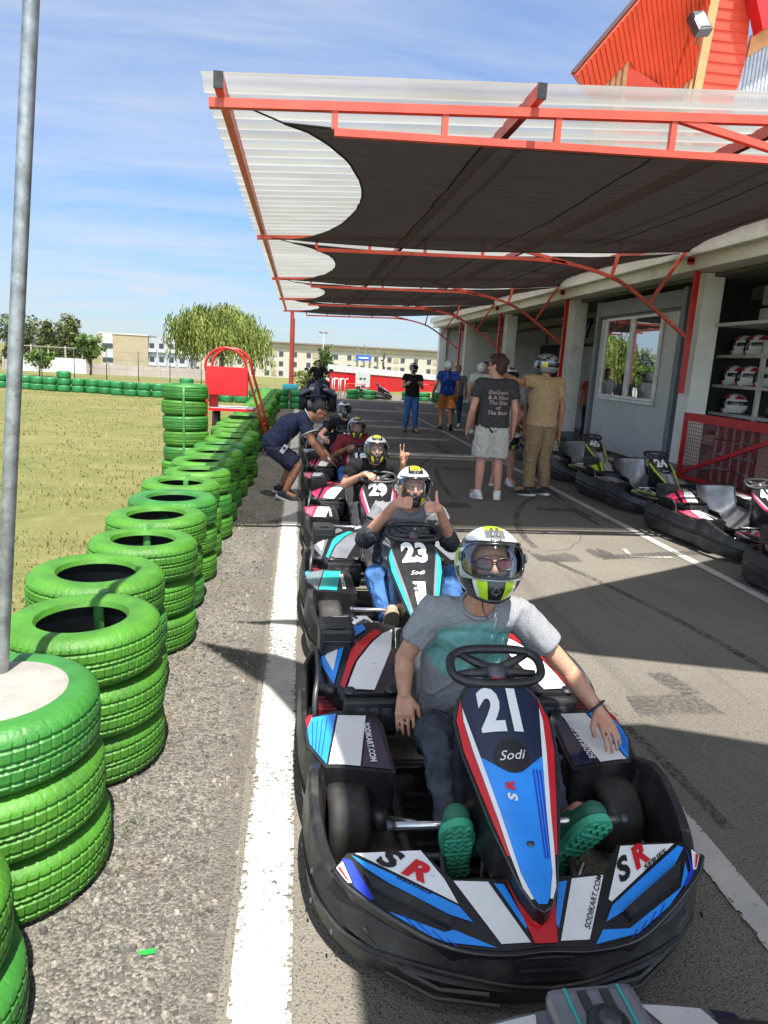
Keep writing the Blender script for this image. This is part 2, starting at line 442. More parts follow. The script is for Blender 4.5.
    tag(b.build('grass'), 'dry patchy grass of the field behind the tyres', 'grass', None, 'stuff')
setting()

# chips of green paint on the gravel
chip = mat('green_chip', (.02, .42, .05), .5)
b = MB(); b.box((-.38, 1.72, -.006), (.045, .016, .004), chip, M.Rotation(.15, 3, 'Z'), .001)
tag(b.build('paint_chip'), 'small bright green scrap lying on the gravel by the white line', 'scrap')

# ------------------------------------------------------------------ tyres
greenp = mat('green_tyre_paint', (.050, .185, .012), .58, var=.2, vscale=5, bump=.25, bscale=90, dirt=(.02, .09, .015), dscale=7, dlo=.5, dhi=.8, rvar=.2, scuff=((.030, .034, .028), 16))
greenp2 = mat('green_tyre_paint_blue', (.030, .160, .022), .45, var=.2, vscale=5, bump=.25, bscale=90, dirt=(.06, .15, .06), dscale=9, dlo=.6, dhi=.85, rvar=.2, scuff=((.10, .17, .09), 14))
greenf = mat('far_tyre_paint', (.015, .15, .04), .5, var=.3, vscale=3)
blackr = mat('tyre_rubber_inside', (.018, .018, .018), .7)
def tyre_mesh(name, seg, grooves, m, side):
    """a lying tyre: hollow, with sidewalls, and tread grooves cut in the mesh; z from 0 to .204"""
    h, R0 = .204, .31
    prof = [(.190, .016), (.182, .034), (.174, .028), (.184, .006), (.212, .001), (.25, -.002), (.278, .004), (.295, .018)]
    zs = [.03, .042, .047, .053, .058, .085, .09, .096, .101, .103]
    if grooves: tread = [(R0-.0045*abs((z-.102)/.07)**3, z) for z in zs] + [(R0-.0045*abs((h-z-.102)/.07)**3, h-z) for z in zs[::-1]]
    else: tread = [(R0-.004, .035), (R0, .07), (R0, .134), (R0-.004, .169)]
    up = [(r, h-z) for r, z in prof[::-1]]
    pts = prof+tread+up
    inner = [(.25, .16), (.272, .102), (.25, .044)]
    pts += inner
    P = len(pts); vs = []; mats_f = []
    np_ = len(prof); nt_ = len(tread)
    for k in range(seg):
        a = 2*PI*k/seg
        for i, (r, z) in enumerate(pts):
            rr = r; off = 0
            if grooves and np_ <= i < np_+nt_:
                j = i-np_; zz = min(z, h-z)
                if .046 < zz < .0545 or .089 < zz < .0975: rr -= .0055
                if zz < .1: off = (z-h/2)*7
                ph = k % 6
                if ph == 0 and zz < .088: rr -= .0036
                if ph == 3 and zz >= .088: rr -= .0032
            if grooves and (i in (np_-1, np_+nt_)) and k % 6 == 0: rr -= .003
            aa = a+off*.045
            vs.append((rr*math.cos(aa), rr*math.sin(aa), z))
    b = MB(); fs = [[], []]
    for k in range(seg):
        l = (k+1) % seg
        for i in range(P):
            j = (i+1) % P
            dark = i >= P-len(inner)-1
            fs[dark].append([k*P+i, l*P+i, l*P+j, k*P+j])
    o = len(b.v)
    b.add(vs, fs[0], m, True); k = b.mi(blackr)
    for f in fs[1]: b.f.append(f); b.m.append(k); b.s.append(True)
    me = bpy.data.meshes.new(name); me.from_pydata(b.v, [], b.f)
    for mm in b.mats: me.materials.append(mm)
    me.polygons.foreach_set('material_index', b.m); me.polygons.foreach_set('use_smooth', [not grooves or True]*len(b.f))
    me.update()
    if grooves:
        bm = bmesh.new(); bm.from_mesh(me)
        for e in bm.edges:
            if len(e.link_faces) == 2 and e.calc_face_angle(0) > .55: e.smooth = False
        bm.to_mesh(me); bm.free()
    return me
T_HI = tyre_mesh('tyre', 360, True, greenp, 0); T_HI2 = tyre_mesh('tyre', 324, True, greenp2, 0)
T_LO = tyre_mesh('tyre', 28, False, greenp, 0); T_FAR = tyre_mesh('tyre', 16, False, greenf, 0)
def tyre(me, x, y, z, label, group, s=1., tilt=0., sz=1.):
    o = bpy.data.objects.new('tyre', me); COL.objects.link(o)
    o.location = (x, y, z); o.rotation_euler = (random.gauss(0, tilt), random.gauss(0, tilt), random.random()*6.28); o.scale = (s, s, sz)
    return tag(o, label, 'tyre', group)
GT = 'green painted tyres stacked along the lane'
LV = ['bottom', 'middle', 'top']
stacks = [(-.945, 1.46), (-.9, 2.1), (-.82, 2.76), (-.93, 3.36), (-.87, 3.97), (-.92, 4.6), (-.89, 5.2), (-.93, 5.82), (-.9, 6.45)]
y = 7.1
while y < 22.8:
    stacks.append((-.9+random.uniform(-.05, .05), y)); y += random.uniform(.62, .7)
NST = len(stacks)
for i, (x, y) in enumerate(stacks):
    for k in range(3 if i else 2):
        if i == 0: l = '%s green tyre of the low nearest stack, cut by the left edge' % ['lower', 'upper'][k]
        elif i == 1: l = ['bottom green tyre of the stack under the grey pole', 'middle green tyre of the stack under the grey pole', 'top green tyre filled with white concrete around the grey pole'][k]
        else: l = '%s green tyre of the %s stack beyond the grey pole' % (LV[k], ORD[i-2])
        near = i < 14
        me = (T_HI if (i*3+k) % 5 else T_HI2) if near else T_LO
        j = .012 if k < 2 else .02
        s = random.uniform(.96, 1.03)
        tyre(me, x+random.uniform(-j, j), y+random.uniform(-j, j), -.012+k*.205+(.004 if k == 2 else 0), l, GT, s if i > 1 else 1.0+.02*(k == 0), .012)
# tall stack
for k in range(6):
    tyre(T_HI2 if k % 2 else T_HI, -1.53+random.uniform(-.015, .015), 9.85, -.016+k*.205, '%s green tyre from the ground in the tall stack before the red chair' % ORD[k], 'green tyres of the tall stack', .98, .012)
# low wall of tyres across the field
n = 27
for i in range(n):
    t = i/(n-1); x = -14.2+(12.7)*t; y = 28.1-3.1*t+.15*math.sin(i)
    if -1.2 < x: continue
    for k in range(3 if i % 9 == 3 else 2):
        tyre(T_FAR, x, y, -.016+k*.24, '%s tyre, %s stack from the left, low tyre wall across the field' % (['lower', 'upper', 'third'][k], ORD[i]), 'tyres of the low wall across the field', .78, .02, 1.17)
for i in range(3):
    for k in range(3):
        tyre(T_FAR, -1.15+i*.56, 23.3, -.012+k*.205, '%s tyre of the %s stack from the left across the lane end' % (LV[k], ORD[i]), 'tyres closing off the lane end', .88, .02)
for i, (x, y) in enumerate(((2.35, 31), (3.05, 31.2), (5.6, 31.6), (6.3, 31.9), (4.9, 31.8))):
    for k in range(2):
        tyre(T_FAR, x, y, -.007+k*.19, '%s dark green tyre of the %s stack by the red wall' % (['lower', 'upper'][k], ORD[i]), 'dark green tyres by the red wall', .93, .02)
# straps hanging in the holes of the near tyres
strapm = mat('green_strap', (.05, .22, .04), .55, bump=.2)
for i, lab in ((2, 'green strap across the hole of the first tyre beyond the pole'), (4, 'green strap over the tyre rim of the third stack beyond the pole'), (7, 'green strap over the tyre rim of the sixth stack beyond the pole'), (10, 'green strap over the tyre rim of the ninth stack beyond the pole')):
    x, y = stacks[i]; b = MB()
    b.tube([(x+.01, y-.318, .38), (x+.01, y-.322, .56), (x, y-.3, .61), (x, y-.25, .615), (x, y-.2, .605), (x, y-.188, .55), (x+.005, y-.19, .3)] if i == 99 else
           [(x, y+.30, .606), (x, y+.25, .611), (x, y+.2, .604), (x-.002, y+.186, .57), (x, y+.186, .3)], .024, strapm, 6, flat=.12, up=(0, 1, .3))
    tag(b.build('strap'), lab, 'strap', 'green straps tying the tyres')
b = MB(); b.tube([(-1.5, 9.535, z) for z in (-.01, .1, .2, .41, .62, .82, 1.02, 1.2)], .018, strapm, 6, flat=.15, up=(0, 1, 0))
tag(b.build('strap'), 'long green strap down the front of the tall tyre stack', 'strap', 'green straps tying the tyres')

# grey pole set in concrete
galv = mat('galvanised_steel', (.33, .35, .36), .42, .75, var=.3, vscale=22, bump=.08, bscale=120, dirt=(.2, .2, .2), dscale=30)
conc = mat('white_concrete', (.27, .25, .225), .85, var=.12, vscale=9, bump=.4, bscale=80, dirt=(.38, .36, .33), dscale=14, dlo=.6, dhi=.8)
t = thing('steel_pole', 'tall leaning grey steel pole standing in a concrete filled tyre', 'pole', (-.925, 2.2, .6))
b = MB(); top = V((.30, .0, 3.1))
b.tube([V((0, 0, -.05))+top*(k/24) for k in range(25)], .021, galv, 20); b.build('shaft', t)
b = MB(); b.lathe([(.001, .012), (.1, .012), (.19, .006), (.222, -.006), (.228, -.05), (.001, -.05)], conc, 40, M.Translation((.03, -.1, .006))); b.build('concrete_fill', t)
# ------------------------------------------------------------------ canopy
redp = mat('red_steel_paint', (.60, .085, .055), .42, var=.14, vscale=3, bump=.05, dirt=(.30, .05, .035), dscale=9, dlo=.62, dhi=.85)
redd = mat('red_gloss_paint', (.52, .012, .016), .35, var=.12, vscale=3, dirt=(.25, .02, .02), dscale=8, dlo=.65, dhi=.85)
whitep = mat('white_plastic', (.72, .72, .70), .4)
black = mat('black_plastic', (.016, .016, .018), .42, var=.3, bump=.18, bscale=180, dirt=(.085, .08, .072), dscale=7, dlo=.5, dhi=.9, rvar=.25, scuff=((.17, .165, .155), 9))

def roof_mat():
    m, nt, out = newmat('clear_corrugated_sheet')
    tc = nd(nt, 'ShaderNodeTexCoord').outputs['Object']
    mp = nd(nt, 'ShaderNodeMapping'); mp.inputs['Scale'].default_value = (.35, 2.5, 1); nt.links.new(tc, mp.inputs[0])
    colr, fac, _ = noise_mix(nt, mp.outputs[0], 1.8, (.52, .53, .52), (.34, .34, .31), .35, .75, 7)
    # moss and leaf dirt in a few furrows near the outer edge
    mo, _, _ = noise_mix(nt, mp.outputs[0], 1.1, colr, (.16, .13, .05), .70, .78, 8, .75)
    tl = nd(nt, 'ShaderNodeBsdfTranslucent'); nt.links.new(mo, tl.inputs[0])
    df = nd(nt, 'ShaderNodeBsdfDiffuse'); nt.links.new(mo, df.inputs[0])
    gl = nd(nt, 'ShaderNodeBsdfGlossy', i_Roughness=.25); gl.inputs[0].default_value = (.8, .82, .85, 1)
    tr = nd(nt, 'ShaderNodeBsdfTransparent'); tr.inputs[0].default_value = (.74, .77, .77, 1)
    a = nd(nt, 'ShaderNodeMixShader'); a.inputs[0].default_value = .35; nt.links.new(tl.outputs[0], a.inputs[1]); nt.links.new(df.outputs[0], a.inputs[2])
    b = nd(nt, 'ShaderNodeMixShader'); b.inputs[0].default_value = .12; nt.links.new(a.outputs[0], b.inputs[1]); nt.links.new(gl.outputs[0], b.inputs[2])
    c = nd(nt, 'ShaderNodeMixShader'); c.inputs[0].default_value = .28; nt.links.new(b.outputs[0], c.inputs[1]); nt.links.new(tr.outputs[0], c.inputs[2])
    nt.links.new(c.outputs[0], out.inputs[0]); return m
def sail_mat():
    m, nt, out = newmat('shade_cloth')
    tc = nd(nt, 'ShaderNodeTexCoord').outputs['Object']
    mp = nd(nt, 'ShaderNodeMapping'); mp.inputs['Scale'].default_value = (.5, 9, 1); nt.links.new(tc, mp.inputs[0])
    colr, fac, n = noise_mix(nt, mp.outputs[0], 2.4, (.016, .0125, .011), (.062, .049, .044), .25, .75, 8)
    df = nd(nt, 'ShaderNodeBsdfDiffuse'); nt.links.new(colr, df.inputs[0])
    tl = nd(nt, 'ShaderNodeBsdfTranslucent'); tl.inputs[0].default_value = (.040, .031, .028, 1)
    tr = nd(nt, 'ShaderNodeBsdfTransparent')
    bp = nd(nt, 'ShaderNodeBump', i_Strength=.35, i_Distance=.02); nt.links.new(n, bp.inputs['Height'])
    nt.links.new(bp.outputs[0], df.inputs['Normal'])
    a = nd(nt, 'ShaderNodeMixShader'); a.inputs[0].default_value = .45; nt.links.new(df.outputs[0], a.inputs[1]); nt.links.new(tl.outputs[0], a.inputs[2])
    c = nd(nt, 'ShaderNodeMixShader'); nt.links.new(a.outputs[0], c.inputs[1]); nt.links.new(tr.outputs[0], c.inputs[2])
    w = nd(nt, 'ShaderNodeMapRange', i_3=.008, i_4=.025); nt.links.new(fac, w.inputs[0]); nt.links.new(w.outputs[0], c.inputs[0])
    nt.links.new(c.outputs[0], out.inputs[0]); return m
sailm = sail_mat(); roofm = roof_mat()
SL = .062
def rz_(x): return 3.45+(x+.73)*SL       # roof underside
can = thing('canopy', 'red steel canopy with clear corrugated roof over the lane', 'canopy', (0, 0, 0))
TY = [5.5, 11.15, 16.8, 22.5, 28.2]
b = MB()
per = .28; n = int(24.2/per)*6
def rf(u, v):
    x = -.74+u*7.5; y = 5.5+v*23.9
    return (x, y, rz_(x)+.075+.042*math.copysign(abs(math.sin(2*PI*(y-5.5)/per))**.6, math.sin(2*PI*(y-5.5)/per))+.004*noise.noise((x, y*.5, 0)))
b.grid(14, n, rf, roofm); b.build('roof_sheet', can)
for x in (-.6, 1.66, 3.9, 6.0):
    b = MB(); b.sq((x, 5.36, rz_(x)-.005), (x, 29.2, rz_(x)-.005), .06, .1, redp); pu = b.build('purlin', can)
    b = MB(); b.sq((x, 5.345, rz_(x)-.005), (x, 5.36, rz_(x)-.005), .066, .106, black); b.build('end_cap', pu)
def tcz(x): return rz_(x)-.105
def bcz(x): return 3.235+(x-.2)*.028
for k, y in enumerate(TY):
    b = MB()
    b.sq((-.68, y, tcz(-.68)), (6.2, y, tcz(6.2)), .06, .06, redp)
    # bottom chord that bends down into an arch to the column
    pts = [(.2, y, bcz(.2)), (1, y, bcz(1)), (2, y, bcz(2)), (3, y, bcz(3)), (3.7, y, 3.33), (4.3, y, 3.28), (5.0, y, 3.1), (5.7, y, 2.68), (6.26, y, 2.3)]
    pts = pts[:4]+crom(pts[3:], 4)
    for p, q in zip(pts[:-1], pts[1:]): b.sq(p, q, .05, .05, redp)
    for x in (.2, 1.0, 1.85, 2.75): b.sq((x, y, bcz(x)+.02), (x, y, tcz(x)-.02), .045, .045, redp, up=(1, 0, 0))
    b.sq((2.8, y, tcz(2.8)-.01), (4.2, y, 3.3), .05, .05, redp)
    b.sq((4.86, y, 3.14), (4.98, y, tcz(4.9)), .045, .045, redp, up=(1, 0, 0))
    b.sq((5.55, y, 2.8), (6.14, y, tcz(6.1)), .045, .045, redp, up=(1, 0, 0))
    b.build('truss', can)
    b = MB()
    b.sq((6.3, y, 1.4), (6.3, y, 3.5), .075, .075, redd, up=(0, 1, 0)); b.sq((6.3, y, 3.47), (6.12, y, 3.47), .08, .08, redd); b.sq((6.16, y, 3.47), (6.16, y, 3.8), .08, .08, redd, up=(0, 1, 0))
    b.sq((6.1, y, 3.8), (6.3, y, 3.8), .09, .03, redd); b.sq((6.3, y, 3.5), (6.42, y, 3.5), .05, .05, redd)
    b.build('bracket', can)
b = MB(); b.sq((6.2, 5.0, 3.86), (6.2, 33, 3.86), .05, .05, redd); b.build('wall_rail', can)
b = MB(); b.sq((-.34, 28.2, -.02), (-.34, 28.2, 3.4), .14, .14, redp, up=(0, 1, 0)); b.box((-.34, 28.2, .0), (.34, .34, .03), redp); b.sq((-.25, 28.2, 3.1), (-.25, 28.2, .4), .05, .05, redp, up=(0, 1, 0)); b.build('post', can)
bluebit = mat('turquoise_cloth', (.05, .42, .50), .7)
b = MB(); b.box((-.34, 28.0, .5), (.62, .3, .2), bluebit, bev=.05); tag(b.build('storage_box'), 'turquoise box at the foot of the far red post', 'box')

cablem = mat('black_cord', (.012, .012, .012), .6)
def sail(y0, y1, label, x0=-.16, x1=6.05, z0=3.33, sag=.28, cut=.78):
    t = thing('shade_sail', label, 'shade sail', (0, 0, 0), 0, 'black shade sails under the canopy roof')
    a, c = y0+.2, y1-.12; b = MB()
    def f(u, v):
        k = 4*v*(1-v)
        xl = x0+cut*(k**.75); xr = x1-.5*k
        x = xl+(xr-xl)*u
        h = 4*u*(1-u)
        y = a+(c-a)*v + (.16*h)*(.5-v)*2*.5
        z = z0+(x-x0)*.045-sag*.55*k*(h**.6)+(-.10*h*(1-k))+.016*noise.noise((x*1.3, y*3.2, 1))+.02*(1-u)*noise.noise((math.atan2(v-.5, u+.05)*4, 2, y0))
        return (x, y, z)
    b.grid(48, 30, f, sailm)
    b.build('cloth', t)
    b = MB()
    b.tube([f(0, i/30) for i in range(31)], .011, cablem, 6); b.tube([f(i/30, 0) for i in range(31)], .009, cablem, 6); b.tube([f(i/30, 1) for i in range(31)], .009, cablem, 6)
    for X_ in (1.35, 2.75, 4.15, 5.2):
        ln_ = []
        for j in range(25):
            a0 = f(0, j/24); a1 = f(1, j/24); p = f((X_-a0[0])/(a1[0]-a0[0]), j/24); ln_.append((p[0], p[1], p[2]-.003))
        b.tube(ln_, .013, cablem, 4, flat=.15, up=(0, 0, 1))
    b.build('hem_cable', t)
    b = MB(); b.tube([f(0, 0), (x0-.22, y0+.09, z0+.03), (-.58, y0+.02, tcz(-.6))], .007, cablem, 5); b.build('rope', t); b = MB(); b.tube([f(0, 1), (-.55, y1, tcz(-.6))], .007, cablem, 5); b.build('rope', t)
for i in range(4):
    sail(TY[i], TY[i+1], ['nearest black shade sail, largest under the canopy roof', 'second black shade sail from the front of the canopy', 'third black shade sail from the front of the canopy', 'farthest black shade sail at the end of the canopy'][i])
# two more sails hung high over the start of the lane; the photograph shows only their shadows
def flat_sail(pts, z, label):
    b = MB(); c = V((sum(p[0] for p in pts)/len(pts), sum(p[1] for p in pts)/len(pts), 0))
    b.slab(pts, lambda x, y: z-.10*max(0, 1-(V((x, y, 0))-c).length/3), .006, sailm, .5)
    o = b.build('shade_sail'); tag(o, label, 'shade sail')
SH = (-.045, .40)  # horizontal travel of sunlight for one metre of drop
def up(p, z): return (p[0]-SH[0]*z, p[1]-SH[1]*z)
ZS = 4.6
flat_sail([up(p, ZS) for p in [(-.56, 3.96), (-.12, 3.36), (.05, 2.98), (.16, 2.3), (.2, 1.5), (.2, .6), (.1, -1.5), (7, -1.5), (7, 1.6), (2.3, 2.74), (1.71, 2.97), (1.4, 2.95), (1.16, 2.72), (.96, 2.50), (.78, 2.50), (.60, 2.64), (.46, 3.1), (.2, 3.56), (-.1, 3.76)]], ZS, 'dark shade sail strung high above the front kart')  # far edge dip shaped to let sun onto the driver's helmet and shoulder
flat_sail([up(p, ZS) for p in [(-.42, 4.25), (.1, 4.16), (.7, 4.09), (1.2, 4.0), (1.76, 3.77), (2.76, 3.5), (4.6, 3.0), (5.3, 6.6), (4.0, 5.98), (3.22, 5.55), (2.45, 5.15), (1.74, 4.76), (1.2, 4.48), (.7, 4.34), (.1, 4.29)]], ZS+.05, 'narrow dark shade sail strung high beside the canopy')

# ------------------------------------------------------------------ garage building
conw = mat('painted_concrete', (.70, .70, .68), .8, var=.1, vscale=1.5, bump=.25, bscale=40, dirt=(.30, .29, .27), dscale=2.2, dlo=.58, dhi=.8)
beamw = mat('painted_beam', (.74, .71, .64), .8, var=.1, vscale=1.5, bump=.25, bscale=40, dirt=(.33, .30, .26), dscale=2.6, dlo=.55, dhi=.8)
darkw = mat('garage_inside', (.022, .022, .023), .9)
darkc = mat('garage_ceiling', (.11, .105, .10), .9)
bluegrey = mat('blue_grey_steel', (.17, .195, .23), .5, var=.15)
panelw = mat('sandwich_panel', (.50, .50, .495), .45, var=.06, vscale=2, dirt=(.33, .34, .35), dscale=3)
g = thing('garage_building', 'long open fronted garage with pale concrete columns and beam', 'building', (6.45, 5, 0))
def gb(x, y, z): return (x-6.45, y-5, z)
CY = [5.7, 11.2, 16.75, 22.3, 27.9, 33.2]
for y in CY:
    b = MB(); b.box(gb(6.62, y+.12, 1.66), (.34, .36, 3.34), conw, bev=.015); b.box(gb(6.62, y+.12, .1), (.36, .38, .22), bluegrey, bev=.01); b.build('column', g)
b = MB(); b.box(gb(6.5, 18.2, 3.44), (.6, 31, .2), beamw, bev=.01); b.box(gb(6.42, 18.2, 3.66), (.72, 31.2, .24), beamw, bev=.01); b.build('beam', g)
b = MB(); b.box(gb(9.6, 18.2, 3.95), (6.6, 31.4, .3), conw); b.build('roof', g)
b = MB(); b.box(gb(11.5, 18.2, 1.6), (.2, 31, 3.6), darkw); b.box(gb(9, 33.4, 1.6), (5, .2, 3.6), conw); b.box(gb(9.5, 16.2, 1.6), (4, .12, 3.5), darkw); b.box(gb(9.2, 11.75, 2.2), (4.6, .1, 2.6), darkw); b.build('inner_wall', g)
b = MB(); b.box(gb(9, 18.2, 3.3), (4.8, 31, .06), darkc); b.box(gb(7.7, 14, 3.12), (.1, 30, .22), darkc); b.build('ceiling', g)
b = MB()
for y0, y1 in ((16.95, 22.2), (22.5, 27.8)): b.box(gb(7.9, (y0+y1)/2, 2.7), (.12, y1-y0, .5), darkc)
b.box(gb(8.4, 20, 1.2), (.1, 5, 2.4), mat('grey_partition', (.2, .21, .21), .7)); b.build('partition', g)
sg = mat('dark_screen', (.01, .012, .03), .2)
b = MB(); b.box((7.2, 17.9, 2.75), (.06, .9, .5), sg, M.Rotation(.2, 3, 'Y'), .01); b.sq((7.2, 17.9, 2.95), (7.25, 17.9, 3.26), .04, .04, black); tag(b.build('screen'), 'dark flat screen hanging behind the second column', 'screen')
b = MB(); b.box((7.6, 9.9, 2.98), (.9, 1.5, .3), mat('grey_duct', (.20, .22, .24), .5), bev=.02); b.box((7.55, 9.9, 2.68), (.7, 1.7, .22), mat('pale_duct', (.34, .34, .33), .5), bev=.02); tag(b.build('storage_unit'), 'grey box unit high above the helmet rack', 'storage unit')
b = MB(); b.box((7.3, 9.8, 2.52), (1.2, 2.6, .05), mat('pale_shelf', (.42, .42, .40), .6)); tag(b.build('wall_shelf'), 'long pale shelf board above the helmet rack', 'shelf')

# cabin
ca = thing('cabin', 'grey sandwich panel cabin with sliding window between two columns', 'cabin', (6.66, 13.8, 0))
b = MB(); b.box((.9, 0, 1.6), (1.72, 3.6, 3.16), bluegrey, bev=.01); b.build('shell', ca)
b = MB(); b.box((.02, 0, 1.42), (.06, 3.28, 2.78), panelw, bev=.005); b.build('front_panel', ca)
for y in (-1.82, 1.82):
    b = MB(); b.box((.0, y, 1.6), (.12, .14, 3.2), bluegrey, bev=.01); b.build('corner_post', ca)
b = MB(); b.box((-.01, 0, 3.02), (.1, 3.5, .3), bluegrey, bev=.01); b.build('top_rail', ca)
alu = mat('white_window_frame', (.7, .71, .7), .35)
def glassmat():
    m, nt, out = newmat('window_glass'); p = nd(nt, 'ShaderNodeBsdfGlossy', i_Roughness=.015); p.inputs[0].default_value = (.62, .66, .7, 1)
    d = nd(nt, 'ShaderNodeBsdfDiffuse'); d.inputs[0].default_value = (.01, .012, .014, 1)
    a = nd(nt, 'ShaderNodeMixShader'); a.inputs[0].default_value = .78; nt.links.new(d.outputs[0], a.inputs[1]); nt.links.new(p.outputs[0], a.inputs[2]); nt.links.new(a.outputs[0], out.inputs[0]); return m
glass = glassmat()
wy0, wy1, wz0, wz1 = -1.14, 1.24, 1.2, 2.78
b = MB()
for a, c in (((-.05, wy0, wz0), (-.05, wy1, wz0)), ((-.05, wy0, wz1), (-.05, wy1, wz1))): b.sq(a, c, .055, .05, alu)
for yy in (wy0, wy1, .08, .0): b.sq((-.05, yy, wz0), (-.05, yy, wz1), .05, .05, alu, up=(1, 0, 0))
win = b.build('window', ca)
for y0, y1, dx in ((wy0, .0, -.035), (.08, wy1, -.045)):
    b = MB(); b.box((dx, (y0+y1)/2, (wz0+wz1)/2), (.008, y1-y0, wz1-wz0-.06), glass); b.build('pane', win)
b = MB(); b.sq((-.09, wy0-.06, wz0-.06), (-.09, wy1+.06, wz0-.06), .06, .05, alu); b.build('sill', win)

# mesh fence in front of the helmet store
fe = thing('mesh_fence', 'red framed wire mesh fence with diagonal brace', 'fence', (6.33, 8.35, 0))
b = MB()
for z in (.07, 1.04): b.sq((0, -2.6, z), (0, 2.6, z), .05, .13 if z > 1 else .06, redd)
for y in (-2.57, 0.02, 2.57): b.sq((0, y, .02), (0, y, 1.1), .05, .06, redd, up=(1, 0, 0))
b.sq((-.01, 2.5, .12), (-.01, .08, .98), .05, .06, redd); b.sq((-.01, -2.5, .12), (-.01, -.08, .98), .05, .06, redd); b.build('frame', fe)
wire = mat('red_wire', (.30, .05, .05), .5)
b = MB()
for i in range(84): b.tube([(.01, -2.55+i*.0615, .1), (.01, -2.55+i*.0615, 1.0)], .004, wire, 4, caps=False)
for i in range(16): b.tube([(.017, -2.55, .1+i*.06), (.017, 2.55, .1+i*.06)], .004, wire, 4, caps=False)
b.build('wire_mesh', fe)
b = MB(); b.box((6.62, 7.6, .52), (.12, 3.4, .96), mat('pinkish_board', (.42, .30, .24), .8, var=.12, dirt=(.3, .22, .18)), bev=.01); tag(b.build('board'), 'pinkish board leaning behind the red mesh fence', 'board')
b = MB()
crate = mat('dark_red_crate', (.16, .02, .02), .5)
for k in range(4):
    b.box((6.95, 10.0, .08+k*.23), (.5, 1.3, .03), crate); b.box((6.71, 10.0, .17+k*.23), (.03, 1.3, .14), crate)
    for j in range(6): b.box((6.7, 9.45+.22*j, .15+k*.23), (.04, .05, .2), mat('pale_crate', (.3, .26, .24), .5))
tag(b.build('crate_rack'), 'dark red rack of crates low behind the mesh fence', 'rack')

# helmet rack
rk = thing('helmet_rack', 'pale steel rack holding red and white helmets', 'rack', (7.2, 10.9, 0))
gs = mat('pale_grey_steel', (.46, .46, .43), .5, .2)
for y in (-.45, 1.08):
    for x in (0, .5): b = MB(); b.sq((x, y, 0), (x, y, 2.3), .06, .06, gs, up=(1, 0, 0)); b.build('post', rk)
for z in (.55, 1.08, 1.55, 2.05):
    b = MB(); b.box((.25, -.2, z), (.5, 2.55, .035), gs); b.box((-.01, -.2, z), (.03, 2.55, .05), gs); b.build('shelf', rk)
b = MB()
for i in range(14): b.box((.1+.25*(i % 2), -1.3+.18*i, .62+.04*(i % 3)), (.22, .15, .12+.05*(i % 2)), crate if i % 3 else gs, M.Rotation(i, 3, 'Z'), .03)
tag(b.build('spare_parts', None, (7.2, 10.9, 0)), 'jumble of red and grey spare parts on the rack bottom', 'spare parts', None, 'stuff')

# red roofed hall above the garage
redwall = mat('orange_red_cladding', (.60, .055, .02), .5, var=.08, vscale=2)
soff = mat('dark_red_soffit', (.55, .05, .015), .5, var=.08, vscale=2)
tan = mat('varnished_wood', (.52, .25, .10), .6, var=.15, vscale=6)
corr = mat('grey_cladding', (.42, .43, .47), .4, .3, var=.08)
ha = thing('red_hall', 'orange red clad hall with overhanging roof above the garage', 'building', (8, 15, 4))
def hb(p): return (p[0]-8, p[1]-15, p[2]-4)
so = [(5.25, 14.8, 7.37), (6.47, 14.8, 8.91), (8.44, 15.93, 9.63), (8.82, 17.0, 8.43), (8.19, 16.82, 7.91), (7.75, 16.55, 7.78), (6.61, 15.48, 8.02), (5.84, 15.37, 7.22)]
nrm = (V(so[1])-V(so[0])).cross(V(so[4])-V(so[0])).normalized()
if nrm.z < 0: nrm = -nrm
# roof: the overhang carries on up and back behind what is seen
e = (V(so[1])-V(so[0])).normalized(); O = V(so[0]); q = (V((8.82, 17, 8.43))-O); q = (q-e*q.dot(e)).normalized()
S_ = [V(p) for p in so]
poly = [S_[0], S_[0]+e*5.2, S_[2]+(S_[2]-S_[3])*1.3]+S_[2:]
pq = [((p-O).dot(e), (p-O).dot(q)) for p in poly]
def in_pq(x, z):
    c = False
    for i in range(len(pq)):
        a, b_ = pq[i], pq[i-1]
        if (a[1] > z) != (b_[1] > z) and x < (b_[0]-a[0])*(z-a[1])/(b_[1]-a[1])+a[0]: c = not c
    return c
b = MB(); P = [hb(p) for p in poly]; Pt = [hb(p+nrm*.16) for p in poly]
nn = len(P); fv, ff = fillpoly(pq, 3.)
b.add([hb(O+e*x+q*z) for x, z in fv]+[hb(O+e*x+q*z+nrm*.16) for x, z in fv], ff+[[i+len(fv) for i in f] for f in ff], soff, False)
b.add(P+Pt, [[i, (i+1) % nn, nn+(i+1) % nn, nn+i] for i in range(nn)], soff, False)
